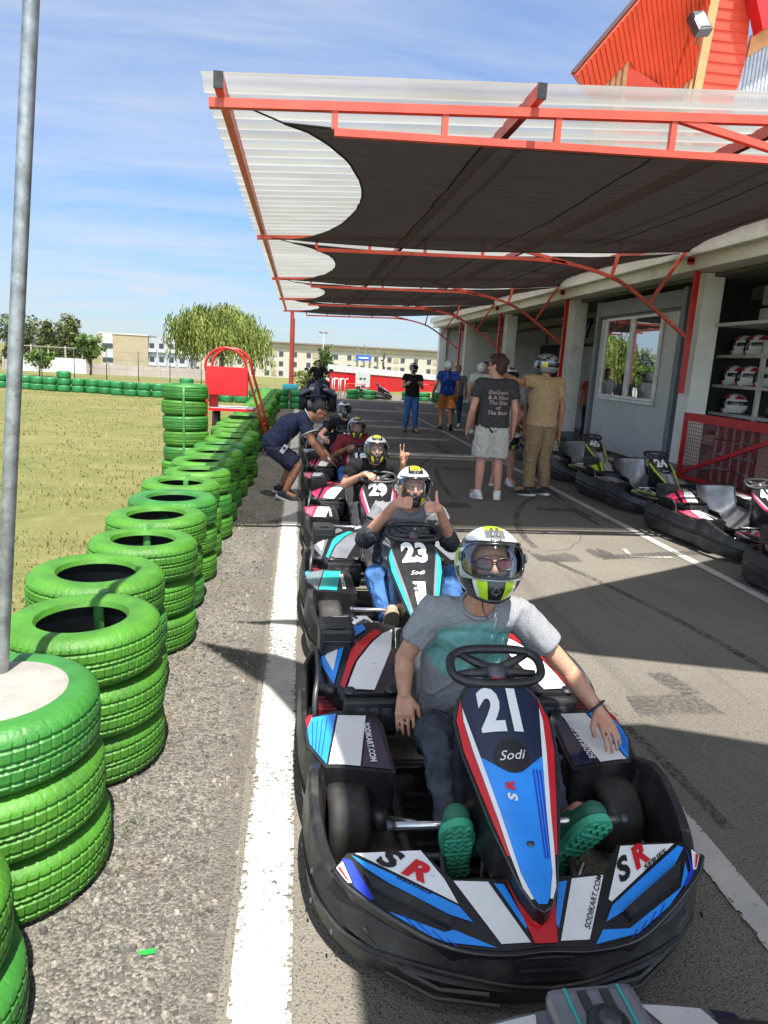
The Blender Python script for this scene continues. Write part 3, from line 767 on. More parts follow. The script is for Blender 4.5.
# standing ribs along the slope underside
k = 0
while k*.13 < 5.1:
    x_ = k*.13+.03; run = [z for z in [.015*i for i in range(400)] if in_pq(x_, z)]
    if len(run) > 3: b.sq(hb(O+e*x_+q*min(run)-nrm*.01), hb(O+e*x_+q*max(run)-nrm*.01), .022, .03, soff, up=tuple(nrm))
    k += 1
b.sq(hb(O+nrm*.08-q*.02), hb(O+e*5.2+nrm*.10-q*.02), .05, .09, mat('dark_gutter', (.05, .02, .02), .5), up=tuple(nrm)); b.build('roof', ha)
def wall(pts, m, name, d=.12, ribs=None):
    b = MB(); n = len(pts); F = [hb(p) for p in pts]; B = [hb((p[0], p[1]+d, p[2])) for p in pts]
    b.add(F+B, [list(range(n)), list(range(2*n-1, n-1, -1))]+[[(i+1) % n, i, n+i, n+(i+1) % n] for i in range(n)], m, False)
    xs = [p[0] for p in pts]; zs = [p[2] for p in pts]; x0, x1, z0, z1 = min(xs), max(xs), min(zs), max(zs)
    def inside(x, z):
        c = False
        for i in range(n):
            a, e2 = pts[i], pts[i-1]
            if (a[2] > z) != (e2[2] > z) and x < (e2[0]-a[0])*(z-a[2])/(e2[2]-a[2])+a[0]: c = not c
        return c
    if ribs:
        ax, step, mm = ribs
        t = (z0 if ax == 'h' else x0)+step/2
        while t < (z1 if ax == 'h' else x1):
            run = [s for s in [(x0 if ax == 'h' else z0)+.02*i for i in range(400)] if inside(*((s, t) if ax == 'h' else (t, s)))]
            if len(run) > 2:
                a, c = min(run), max(run)
                y = pts[0][1]-.008
                if ax == 'h': b.sq(hb((a, y, t)), hb((c, y, t)), .03, .03, mm)
                else: b.sq(hb((t, y, a)), hb((t, y, c)), .03, .03, mm, up=(1, 0, 0))
            t += step
    b.build(name, ha)
wall([(5.95, 15.5, 7.36), (6.6, 15.5, 8.11), (6.55, 15.5, 4.1), (5.95, 15.5, 4.1)][::1], tan, 'gable_board', .12, ('v', .12, mat('dark_joint_wood', (.30, .12, .05), .7)))
wall([(6.63, 15.62, 8.0), (7.9, 16.3, 7.85), (7.9, 16.3, 4.1), (6.63, 15.62, 4.1)], redwall, 'side_wall', .12)
wall([(8.0, 17.0, 7.75), (8.83, 17.0, 8.6), (8.83, 17.0, 4.1), (7.6, 17.0, 4.1), (7.6, 17, 7.65)], tan, 'gable_board', .12, ('v', .12, mat('dark_joint_wood', (.30, .12, .05), .7)))
wall([(9.25, 16.95, 11.0), (9.02, 16.95, 7.67), (9.0, 16.95, 4.1), (8.8, 16.95, 4.1), (8.82, 16.95, 7.65), (9.04, 16.95, 11.0)], tan, 'trim_board', .2)
wall([(9.2, 17.02, 10.6), (9.95, 17.02, 10.6), (10.07, 17.02, 8.99), (9.86, 17.02, 7.74), (9.86, 17.02, 4.1), (9.0, 17.02, 4.1), (9.03, 17.02, 7.67)], redwall, 'front_wall', .15, ('h', .22, soff))
wall([(9.59, 16.6, 10.6), (11.4, 16.6, 10.9), (11.4, 16.6, 10.2), (10.12, 16.6, 9.4)], redd, 'roof_soffit', .35)
wall([(10.11, 16.98, 9.45), (11.4, 16.98, 10.4), (11.4, 16.98, 9.8), (10.07, 16.98, 8.99)], tan, 'fascia_board', .1)
wall([(10.07, 17.05, 8.99), (11.6, 17.05, 9.9), (11.6, 17.05, 4.1), (9.88, 17.05, 4.1), (9.88, 17.05, 7.74)], corr, 'grey_wall', .2, ('v', .09, mat('grey_cladding_rib', (.36, .37, .41), .4, .3)))
lm = thing('floodlight', 'grey floodlight fixed to the wooden trim of the red hall', 'floodlight', (8.06, 15.55, 8.86))
greyc = mat('grey_casting', (.07, .075, .08), .5); lens = mat('lamp_lens', (.30, .33, .32), .2)
rt = M.Rotation(-.5, 3, 'X') @ M.Rotation(-.25, 3, 'Y')
b = MB(); b.box((0, 0, 0), (.34, .2, .5), greyc, rt, .03); b.build('housing', lm)
b = MB(); b.box(rt @ V((-.01, -.11, .02)), (.25, .02, .4), lens, rt, .01); b.build('lens', lm)
b = MB(); b.sq((.05, .05, -.2), (.1, .22, -.28), .05, .05, greyc); b.build('mount', lm)

# ------------------------------------------------------------------ red umpire style chair by the tyres
ch = thing('lookout_chair', 'tall red steel chair with ladder legs behind the tyre stack', 'chair', (-1.15, 12.1, 0))
def cb(x, y, z): return (x+1.15, y-12.1, z)
for y in (11.85, 12.35):
    b = MB(); dx = (y-11.85)*.1
    arch = [(-1.5, y, 1.35)]+[(-1.19-.33*math.cos(PI*i/12), y, 1.42+.31*math.sin(PI*i/12)) for i in range(13)]+[(-.80, y, 1.2), (-.66, y, .75), (-.45, y, .0)]
    b.tube([cb(p[0]+dx, p[1], p[2]) for p in arch], .022, redd, 8); b.tube([cb(-1.5+dx, y, 1.4), cb(-1.5+dx, y, 0)], .022, redd, 8); b.build('side_frame', ch)
b = MB(); b.box(cb(-1.17, 11.83, 1.2), (.68, .025, .46), redd, bev=.01); b.build('back_panel', ch)
b = MB(); b.box(cb(-1.1, 12.1, .735), (.74, .5, .045), redd); b.box(cb(-1.1, 12.1, .762), (.7, .46, .012), mat('pale_seat_board', (.5, .52, .55), .5)); b.build('seat', ch)
b = MB()
for z, x in ((.28, -.53), (.5, -.59), (.15, -.5)): b.sq(cb(x, 11.85, z), cb(x+.05, 12.35, z), .03, .03, redd)
b.build('rung', ch)
b = MB(); b.tube([cb(-1.35, 12.0, 0), cb(-1.35, 12.0, .7)], .06, black, 8); b.box(cb(-1.4, 12.0, .9), (.14, .12, .25), redd); b.build('centre_post', ch)

# ------------------------------------------------------------------ trees
def leafmats(n, cols): return [mat('%s_leaves_%s' % (n, 'abc'[i]), c, .6, var=.25, vscale=.6, spec=.2) for i, c in enumerate(cols)]
barkm = mat('grey_bark', (.12, .10, .08), .9, bump=.4, bscale=20)
def tree(name, label, x, y, h, w, kind, mats, nl=2600, ls=.12, group=None, seed=0, cat='tree'):
    z0 = gz(x, y); rnd = random.Random(seed+int(x*10)+int(y))
    t = thing(name, label, cat, (x, y, z0), 0, group)
    b = MB()
    if kind == 'round': pts = [(0, 0, 0), (.03*h, 0, h*.25), (0, .02*h, h*.5), (.02*h, 0, h*.8)]
    else: pts = [(0, 0, 0), (0, 0, h*.5), (0, 0, h*.97)]
    b.tube(pts, [h*.028*(1-.28*i) for i in range(len(pts))], barkm, 8)
    tips = []
    if kind == 'round':
        for i in range(18):
            a = rnd.random()*6.28; s = rnd.uniform(.18, .65)*h; r = w/2*rnd.uniform(.45, .92)*(1-.35*max(0, s/h-.4)); zz = min(h*.95, s+h*rnd.uniform(.12, .34))
            p0 = V((0, 0, s*.8)); p1 = V((r*math.cos(a), r*math.sin(a), zz)); mid = p0.lerp(p1, .5)+V((0, 0, .05*h))
            b.tube([p0, mid, p1], [h*.012, h*.008, h*.003], barkm, 5); tips.append(p1); tips.append(mid)
    b.build('trunk', t)
    b = MB(); cl = []
    if kind == 'conifer':
        n = 22
        for i in range(n):
            f = i/(n-1); zz = h*(.1+.88*f); r = w/2*(1-f)**.75*rnd.uniform(.7, 1.1)+.05*w
            for j in range(max(3, int(8*(1-f)+2))):
                a = rnd.random()*6.28; q = r*rnd.uniform(.55, 1.0); cl.append((V((q*math.cos(a), q*math.sin(a), zz-.12*q)), r*.42+.04*w, rnd.random()))
    elif kind == 'round':
        for p in tips: cl.append((p, w*.13*rnd.uniform(.7, 1.3), rnd.random()))
        for i in range(16):
            a = rnd.random()*6.28; e = rnd.uniform(-.3, 1); q = rnd.uniform(.5, .95)
            cl.append((V((w/2*q*math.cos(a)*math.cos(e), w/2*q*math.sin(a)*math.cos(e), h*.6+h*.36*math.sin(e)*q)), w*.11*rnd.uniform(.6, 1.3), rnd.random()))
    else:
        for i in range(14): cl.append((V((rnd.gauss(0, w*.12), rnd.gauss(0, w*.12), h*(.12+.86*i/13))), w*.3*(1-.5*i/13), rnd.random()))
    per = max(4, nl//len(cl))
    for c, r, g_ in cl:
        m = mats[int(g_*len(mats)*.999)]
        for k in range(per):
            d = V((rnd.gauss(0, 1), rnd.gauss(0, 1), rnd.gauss(0, 1))).normalized()*r*rnd.random()**.4
            p = c+V((d.x, d.y, d.z*.75)); s = ls*rnd.uniform(.6, 1.4)
            n1 = V((rnd.gauss(0, 1), rnd.gauss(0, 1), rnd.gauss(0, 1)+.8)).normalized(); x1 = n1.orthogonal().normalized(); y1 = n1.cross(x1)
            if kind == 'willow': pass
            mm = m if rnd.random() < .75 else mats[rnd.randrange(len(mats))]
            b.add([p-x1*s, p-y1*s*.5, p+x1*s, p+y1*s*.5], [[0, 1, 2, 3]], mm, False)
    b.build('crown', t)
    return t
def willow(x, y, h, w, mats, label):
    rnd = random.Random(5); z0 = gz(x, y); t = thing('willow_tree', label, 'tree', (x, y, z0))
    b = MB(); b.tube([(0, 0, 0), (.1, 0, h*.3), (.0, 0, h*.6)], [.2, .15, .09], barkm, 8)
    L = MB()
    for i in range(105):
        a = rnd.random()*6.28; r = w/2*math.sqrt(rnd.random())*.95; top = h*(.62+.38*math.sqrt(max(0, 1-(r/(w/2))**2)))*rnd.uniform(.82, 1.04)
        p1 = V((r*math.cos(a), r*math.sin(a), top)); mid = V((p1.x*.45, p1.y*.45, h*.62))
        if i < 26: b.tube([(0, 0, h*.4), mid, p1], [.06, .035, .012], barkm, 5)
        mm = mats[rnd.randrange(3)]
        for s in range(9):
            q = p1+V((rnd.gauss(0, .28), rnd.gauss(0, .28), rnd.gauss(0, .12))); ln = rnd.uniform(.4, 2.5)*h/4.5; dr = V((math.cos(a)*.12, math.sin(a)*.12, 0))
            nn = int(ln/.09)+2
            for k in range(nn):
                f = k/nn; p = q+V((0, 0, -ln*f))+dr*math.sin(f*1.5)*2+V((rnd.gauss(0, .035), rnd.gauss(0, .035), 0))
                if p.z < .15: break
                s_ = .11*rnd.uniform(.6, 1.3); aa = rnd.random()*6.28; u = V((math.cos(aa)*.35, math.sin(aa)*.35, -1)).normalized(); v = u.orthogonal().normalized()
                L.add([p-u*s_, p+v*s_*.35, p+u*s_, p-v*s_*.35], [[0, 1, 2, 3]], mm if rnd.random() < .7 else mats[rnd.randrange(3)], False)
    b.build('trunk', t); L.build('crown', t)
wl = leafmats('willow', [(.16, .20, .042), (.24, .27, .07), (.09, .135, .028)])
cf = leafmats('conifer', [(.085, .105, .035), (.13, .14, .05), (.055, .075, .028)])
br = leafmats('broadleaf', [(.09, .16, .025), (.14, .21, .04), (.05, .10, .018)])
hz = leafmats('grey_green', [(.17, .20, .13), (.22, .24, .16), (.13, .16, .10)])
willow(-4.75, 44, 4.4, 5.5, wl, 'broad pale green willow beyond the red chair')
CT = 'conifers beyond the field'
for x, y, h, w, l, mm in ((-45.5, 108, 8.2, 4.5, 'dark tree behind the grey pole at the left edge', cf), (-41.3, 112, 8.0, 4.4, 'dark green conifer right of the grey pole', cf), (-37.2, 112, 7.2, 4.2, 'middle dark conifer of the group beyond the field', cf), (-33.3, 110, 7.8, 4.0, 'dark conifer beside the flat roofed building', cf)):
    tree('conifer_tree', l, x, y, h, w, 'conifer', mm, 7500, .2, CT)
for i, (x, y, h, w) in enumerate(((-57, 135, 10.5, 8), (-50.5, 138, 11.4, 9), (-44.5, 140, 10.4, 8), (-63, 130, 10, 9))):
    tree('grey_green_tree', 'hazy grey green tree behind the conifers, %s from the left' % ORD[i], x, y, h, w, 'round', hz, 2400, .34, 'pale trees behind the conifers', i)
tree('small_tree', 'small bright green tree in front of the conifers', -16.75, 60, 3.6, 2.5, 'round', br, 2600, .1)
tree('small_tree', 'bushy green tree in front of the far beige block', 2.05, 60, 3.5, 1.7, 'round', br, 2200, .09)
tree('slim_tree', 'dark slim cypress before the far beige block', 7.0, 60, 3.1, .5, 'slim', cf, 900, .07)
tree('bush', 'green bush low behind the grey pole', -13.1, 38, 1.5, 1.6, 'round', br, 1400, .07, cat='bush')
tree('bush', 'dull olive bush beside the far red post', .45, 33, 1.3, 1.5, 'round', wl, 1300, .06, cat='bush')
for i, x in enumerate((4.6, 5.2, 5.75, 6.4)):
    t = thing('bare_tree', 'thin bare poplar, %s from the left before the beige block' % ORD[i], 'tree', (x+.3, 62, gz(x, 62)), 0, 'thin bare poplars')
    b = MB(); h = 3.6+.3*math.sin(i*2.1); b.tube([(0, 0, 0), (.02, 0, h*.5), (0, 0, h)], [.05, .035, .01], barkm, 5); b.build('trunk', t)
    b = MB()
    for k in range(16):
        z = h*(.25+.7*k/16); a = k*2.4; b.tube([(0, 0, z), (.16*math.cos(a), .16*math.sin(a), z+.45)], [.014, .005], barkm, 4)
    for k in range(105): 
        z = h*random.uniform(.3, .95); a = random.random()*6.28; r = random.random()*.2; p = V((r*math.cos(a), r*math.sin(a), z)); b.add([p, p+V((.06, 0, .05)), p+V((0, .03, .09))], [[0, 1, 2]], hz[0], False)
    b.build('crown', t)

# ------------------------------------------------------------------ far buildings and walls
beige = mat('beige_render', (.33, .275, .18), .85, var=.08, vscale=.3); cream = mat('cream_render', (.42, .385, .32), .85, var=.06, vscale=.3); whit = mat('white_render', (.48, .48, .47), .8)
wdark = mat('dark_window', (.04, .05, .06), .25); greyfac = mat('grey_facade', (.34, .355, .39), .7)
z0 = -6.
t = thing('school_building', 'beige flat roofed building with white balcony wing behind the wall', 'building', (-48, 200, z0))
b = MB(); b.box((1.2, 5, 5.5), (12.5, 12, 11), beige); b.box((1.2, 5, 11.1), (12.8, 12.3, .3), whit); b.build('wall', t)
b = MB(); b.box((-2.9, -1.05, 5.6), (2.6, .2, 10.6), whit); b.build('panel', t)
for z in (7.9, 4.2): 
    b = MB(); b.box((-2.9, -1.2, z), (2.6, .2, 1.2), wdark); b.build('window', t)
b = MB(); b.box((12.9, 6, 5.3), (11, 12, 10.6), greyfac); b.build('wing', t)
for z in (8.2, 4.6, 1.2):
    for x in (8.3, 10.8, 13.4, 16.2):
        b = MB(); b.box((x, -.06, z), (1.2, .16, 1.9), wdark); b.build('window', t)
        b = MB(); b.box((x+.2, -.35, z-.9), (2.1, .5, .9), whit); b.build('balcony', t)
t = thing('apartment_block', 'long cream apartment block with dark square windows', 'building', (-35, 260, -6))
b = MB(); b.box((46, 6, 6.1), (110, 12, 12.2), cream); b.build('wall', t)
b = MB(); b.box((46, 5.6, 12.4), (111, 13.6, .5), mat('roof_edge', (.20, .17, .14), .8)); b.box((46, -.3, 11.3), (110, .5, 1.6), beige); b.build('roof', t)
for z in (8.4, 5.0, 1.6):
    for i in range(22):
        b = MB(); b.box((-6+i*4.9, -.05, z), (1.5, .2, 1.6), wdark); b.build('window', t)
        if i % 3 == 0: 
            b = MB(); b.box((-3.6+i*4.9, -.06, z), (1.9, .2, 1.8), beige); b.build('shutter', t)
cw = mat('concrete_panel', (.34, .30, .26), .85, var=.12, vscale=.5)
t = thing('panel_wall', 'pale concrete panel wall across the back of the field', 'wall', (-23, 90, gz(0, 90)))
b = MB(); b.box((0, 0, .6), (24, .2, 1.3), cw); b.build('panel', t)
for i in range(13): b = MB(); b.box((-12+i*2, -.1, .75), (.2, .2, 1.6), cw); b.build('post', t)
t = thing('panel_wall', 'whitish concrete wall with tall posts left of the small tree', 'wall', (-30, 88, gz(0, 88)))
b = MB(); b.box((1, 0, .85), (8, .2, 1.7), mat('white_wall', (.55, .53, .5), .8)); b.build('panel', t)
for i in range(5): b = MB(); b.box((-3+i*1.9, 0, 1.5), (.16, .16, 3.2), cw); b.build('post', t)
b = MB(); b.sq((-3, 0, 2.9), (5, 0, 2.9), .08, .08, cw); b.build('rail', t)
fp = mat('dark_green_post', (.03, .05, .04), .6)
t = thing('field_fence', 'thin dark post and wire fence behind the low tyre wall', 'fence', (-9, 33, -.016))
for i in range(9):
    b = MB(); b.tube([(-5+i*1.37, 0, 0), (-5+i*1.37, 0, 1.5)], .02, fp, 5); b.build('post', t)
b = MB()
for z in (.3, .7, 1.1, 1.45): b.tube([(-5, 0, z), (6, 0, z)], .004, fp, 4)
b.build('wire', t)
# red wall at the lane end
rw = thing('red_wall', 'long red wall with white capping at the lane end', 'wall', (1.45, 37, 0))
b = MB()
def rwp(s, z, d=0): return (s*7.3, s*7.2+d, z-.03)
n = 12
for m_, za, zb, dd, nm in ((redd, lambda s: 0, lambda s: 1.06-.36*s, 0, 'panel'), (mat('white_cap', (.62, .62, .61), .5), lambda s: 1.06-.36*s+.003, lambda s: 1.40-.36*s, -.05, 'capping')):
    b = MB(); vs = []; 
    for i in range(n+1):
        s = 1.5*i/n; vs += [rwp(s, za(s), dd), rwp(s, zb(s), dd), rwp(s, zb(s), .25-dd), rwp(s, za(s), .25-dd)]
    fs = []
    for i in range(n):
        a = 4*i; c = a+4
        fs += [[a, c, c+1, a+1], [a+1, c+1, c+2, a+2], [a+2, c+2, c+3, a+3]]
    fs += [[0, 1, 2, 3], [4*n, 4*n+3, 4*n+2, 4*n+1]]
    b.add(vs, fs, m_, False); b.build(nm, rw)
b = MB(); b.box((3.4, 38.35, .62), (1.15, .05, .74), mat('grey_board', (.5, .52, .54), .6), M.Rotation(.77, 3, 'Z')); b.box((3.28, 38.18, .7), (.2, .02, .07), wdark, M.Rotation(.77, 3, 'Z')); b.box((3.5, 38.4, .7), (.2, .02, .07), wdark, M.Rotation(.77, 3, 'Z'))
tag(b.build('notice_board'), 'pale grey notice board fixed on the red wall', 'sign')
b = MB(); b.box((5.3, 60, 1.86+.0), (1.3, .08, .46), mat('blue_sign', (.03, .11, .42), .5)); b.box((5.3, 59.93, 1.86), (.8, .02, .1), whitep); b.sq((4.8, 60, -.8), (4.8, 60, 1.7), .06, .06, greyc); b.sq((5.8, 60, -.8), (5.8, 60, 1.7), .06, .06, greyc)
tag(b.build('blue_sign'), 'small blue sign on posts before the beige block', 'sign')
t = thing('floodlight_mast', 'slim mast with four floodlights above the far tree', 'lamp', (2.2, 70, gz(0, 70)))
b = MB(); b.tube([(0, 0, 0), (0, 0, 5.1)], .05, galv, 6); b.sq((-.35, 0, 5.05), (.35, 0, 5.05), .05, .05, galv); b.build('mast', t)
for x in (-.36, -.15, .15, .36):
    b = MB(); b.box((x, -.1, 5.18), (.17, .12, .2), greyc, M.Rotation(-.5, 3, 'X'), .02); b.build('lamp_head', t)
# white and red barrier frames
for i, (x, y) in enumerate(((1.55, 31.5), (1.75, 31.7))):
    b = MB()
    for k in range(3): b.tube([(x-.28+.28*k, y, 0), (x-.28+.28*k, y, .78), (x-.14+.28*k, y, .82)], .03, whitep, 6)
    tag(b.build('barrier'), ['front white tube barrier at the red wall', 'rear white tube barrier at the red wall'][i], 'barrier')
b = MB(); b.tube([(2.1, 31.3, 0), (2.1, 31.3, .62), (2.9, 31.3, .62), (2.9, 31.3, 0)], .025, redp, 6); tag(b.build('barrier'), 'low red tube barrier before the red wall', 'barrier')
b = MB(); b.tube([(5.4, 32.4, 0), (5.4, 32.4, .72), (6.2, 32.4, .72), (6.2, 32.4, 0)], .025, redp, 6); tag(b.build('barrier'), 'red tube barrier right of the far karts', 'barrier')
# blue topped kiosk seen past the columns
b = MB(); b.box((10.3, 39, 2.52), (1.7, 2, .45), mat('kiosk_blue', (.05, .14, .42), .35), bev=.08); b.box((10.3, 39.0, 1.13), (1.7, 2, 2.26), whitep, bev=.1); b.box((10.3, 37.98, 1.5), (1.2, .04, .55), wdark)
tag(b.build('blue_kiosk'), 'blue topped white kiosk beyond the last garage column', 'kiosk')
# ------------------------------------------------------------------ go-karts
steel = mat('chrome_tube', (.55, .55, .56), .25, .9, var=.1)
dsteel = mat('dark_steel', (.09, .09, .10), .45, .6)
rubber = mat('slick_rubber', (.022, .021, .020), .68, var=.3, bump=.15, bscale=150, dirt=(.075, .068, .06), dscale=6, dlo=.5, dhi=.85)
vblack = mat('black_vinyl', (.010, .010, .012), .28, coat=.35, dirt=(.035, .034, .033), dscale=9, dlo=.6, dhi=.9)
navy = mat('navy_vinyl', (.012, .020, .055), .26, coat=.4, var=.12)
wvin = mat('white_vinyl', (.74, .74, .73), .3, coat=.3, var=.05, dirt=(.5, .48, .45), dscale=8, dlo=.62, dhi=.85, scuff=((.22, .21, .2), 8))
blue = mat('blue_vinyl', (.018, .26, .80), .27, coat=.4, var=.12, dirt=(.06, .17, .36), dscale=10, dlo=.65, dhi=.9, scuff=((.05, .07, .11), 8))
dblue = mat('deep_blue_vinyl', (.012, .04, .48), .27, coat=.4)
redv = mat('red_vinyl', (.56, .012, .02), .28, coat=.4, var=.1)
teal = mat('teal_vinyl', (.015, .38, .35), .3, coat=.3, var=.1)
greyv = mat('grey_vinyl', (.15, .16, .18), .3, coat=.3)
lime = mat('lime_vinyl', (.50, .66, .02), .3, coat=.3)
pink = mat('pinkred_vinyl', (.62, .025, .09), .3, coat=.3)
sgrey = mat('silver_vinyl', (.36, .37, .38), .3, coat=.3)
mar = mat('maroon_plastic', (.16, .012, .018), .45, var=.2)
seatm = mat('seat_shell', (.05, .05, .055), .26, var=.2, coat=.4, dirt=(.2, .2, .2), dscale=7, dlo=.5, dhi=.8)
glareseat = mat('seat_shell_glare', (.24, .24, .245), .4, .6, var=.3, vscale=5)  # glossy black seat paled, its reflections put into the colour

def zfair(x, y): return .28+(y-.03)*.63-.9*x*x
def znose(x, y): return .215+.42*y-.05*x*x
def zpod(x, y): return .30+.10*(y-.65)-.04*max(0, abs(x)-.5)*3
def zrear(x, y): return .37+.22*min(.4, y-.95)-.7*max(0, abs(x)-.42)**1.2
SCHEMES = {
 'blue': dict(main=blue, deep=dblue, dark=navy, acc=redv, acc2=wvin, stripe=redv, badge=vblack),
 'teal': dict(main=greyv, deep=teal, dark=vblack, acc=vblack, acc2=wvin, stripe=teal, badge=vblack),
 'red': dict(main=pink, deep=sgrey, dark=vblack, acc=pink, acc2=wvin, stripe=pink, badge=vblack),
 'lime': dict(main=lime, deep=greyv, dark=greyv, acc=lime, acc2=sgrey, stripe=lime, badge=vblack),
}
def mir(p): return [(-x, y) for x, y in p][::-1]
bumper_path = crom([(-.585, .74), (-.608, .6), (-.605, .42), (-.565, .26), (-.47, .125), (-.31, .025), (-.13, -.03), (0, -.036), (.13, -.03), (.31, .025), (.47, .125), (.565, .26), (.605, .42), (.608, .6), (.585, .74)], 5)
def bumper(b, path, zb, zt, m, th=.045, closed=False, bulge=.012, up=True):
    """moulded bumper rail following a plan path; outward is to the left of travel reversed"""
    N = len(path); vs = []; 
    for i in range(N):
        a = path[max(0, i-1)]; c = path[min(N-1, i+1)]
        t = V((c[0]-a[0], c[1]-a[1], 0)).normalized(); nrm = V((t.y, -t.x, 0))
        p = V((path[i][0], path[i][1], 0)); b0 = zb(p.x, p.y); t0 = zt(p.x, p.y); h = t0-b0
        sec = [(-th, b0+h*.80), (-th*.7, t0-.004), (-.014, t0), (-.004, t0-.010), (bulge*.5, b0+h*.66), (bulge*.9, b0+h*.60), (bulge*.1, b0+h*.55), (bulge*.1, b0+h*.47), (bulge*.9, b0+h*.42), (-.004, b0+h*.10), (-.018, b0), (-th, b0+h*.1)]
        for o, z in sec: vs.append(p+nrm*o+V((0, 0, z)))
    S = 12; fs = []
    for i in range(N-1):
        for k in range(S): l = (k+1) % S; fs.append([i*S+k, i*S+l, (i+1)*S+l, (i+1)*S+k])
    fs.append(list(range(S))); fs.append([(N-1)*S+k for k in range(S)][::-1])
    b.add(vs, fs, m)
def wheel(k, name, x, y, r, w, steer=0):
    mx = M.Translation((x, y, r)) @ M.Rotation(steer, 4, 'Z') @ M.Rotation(PI/2, 4, 'Y')
    b = MB(); b.lathe([(r*.58, -w/2), (r*.8, -w/2-.006), (r*.94, -w/2+.004), (r, -w/2+.02), (r+.002, 0), (r, w/2-.02), (r*.94, w/2-.004), (r*.8, w/2+.006), (r*.58, w/2)], rubber, 32, mx)
    t = b.build(name, k)
    b = MB(); b.lathe([(r*.6, -w/2+.005), (r*.5, -w/2+.02), (r*.2, -w/2+.03), (.001, -w/2+.03)], dsteel, 20, mx); b.lathe([(.001, w/2-.03), (r*.2, w/2-.03), (r*.5, w/2-.02), (r*.6, w/2-.005)], dsteel, 20, mx); b.build('rim', t)
    return t

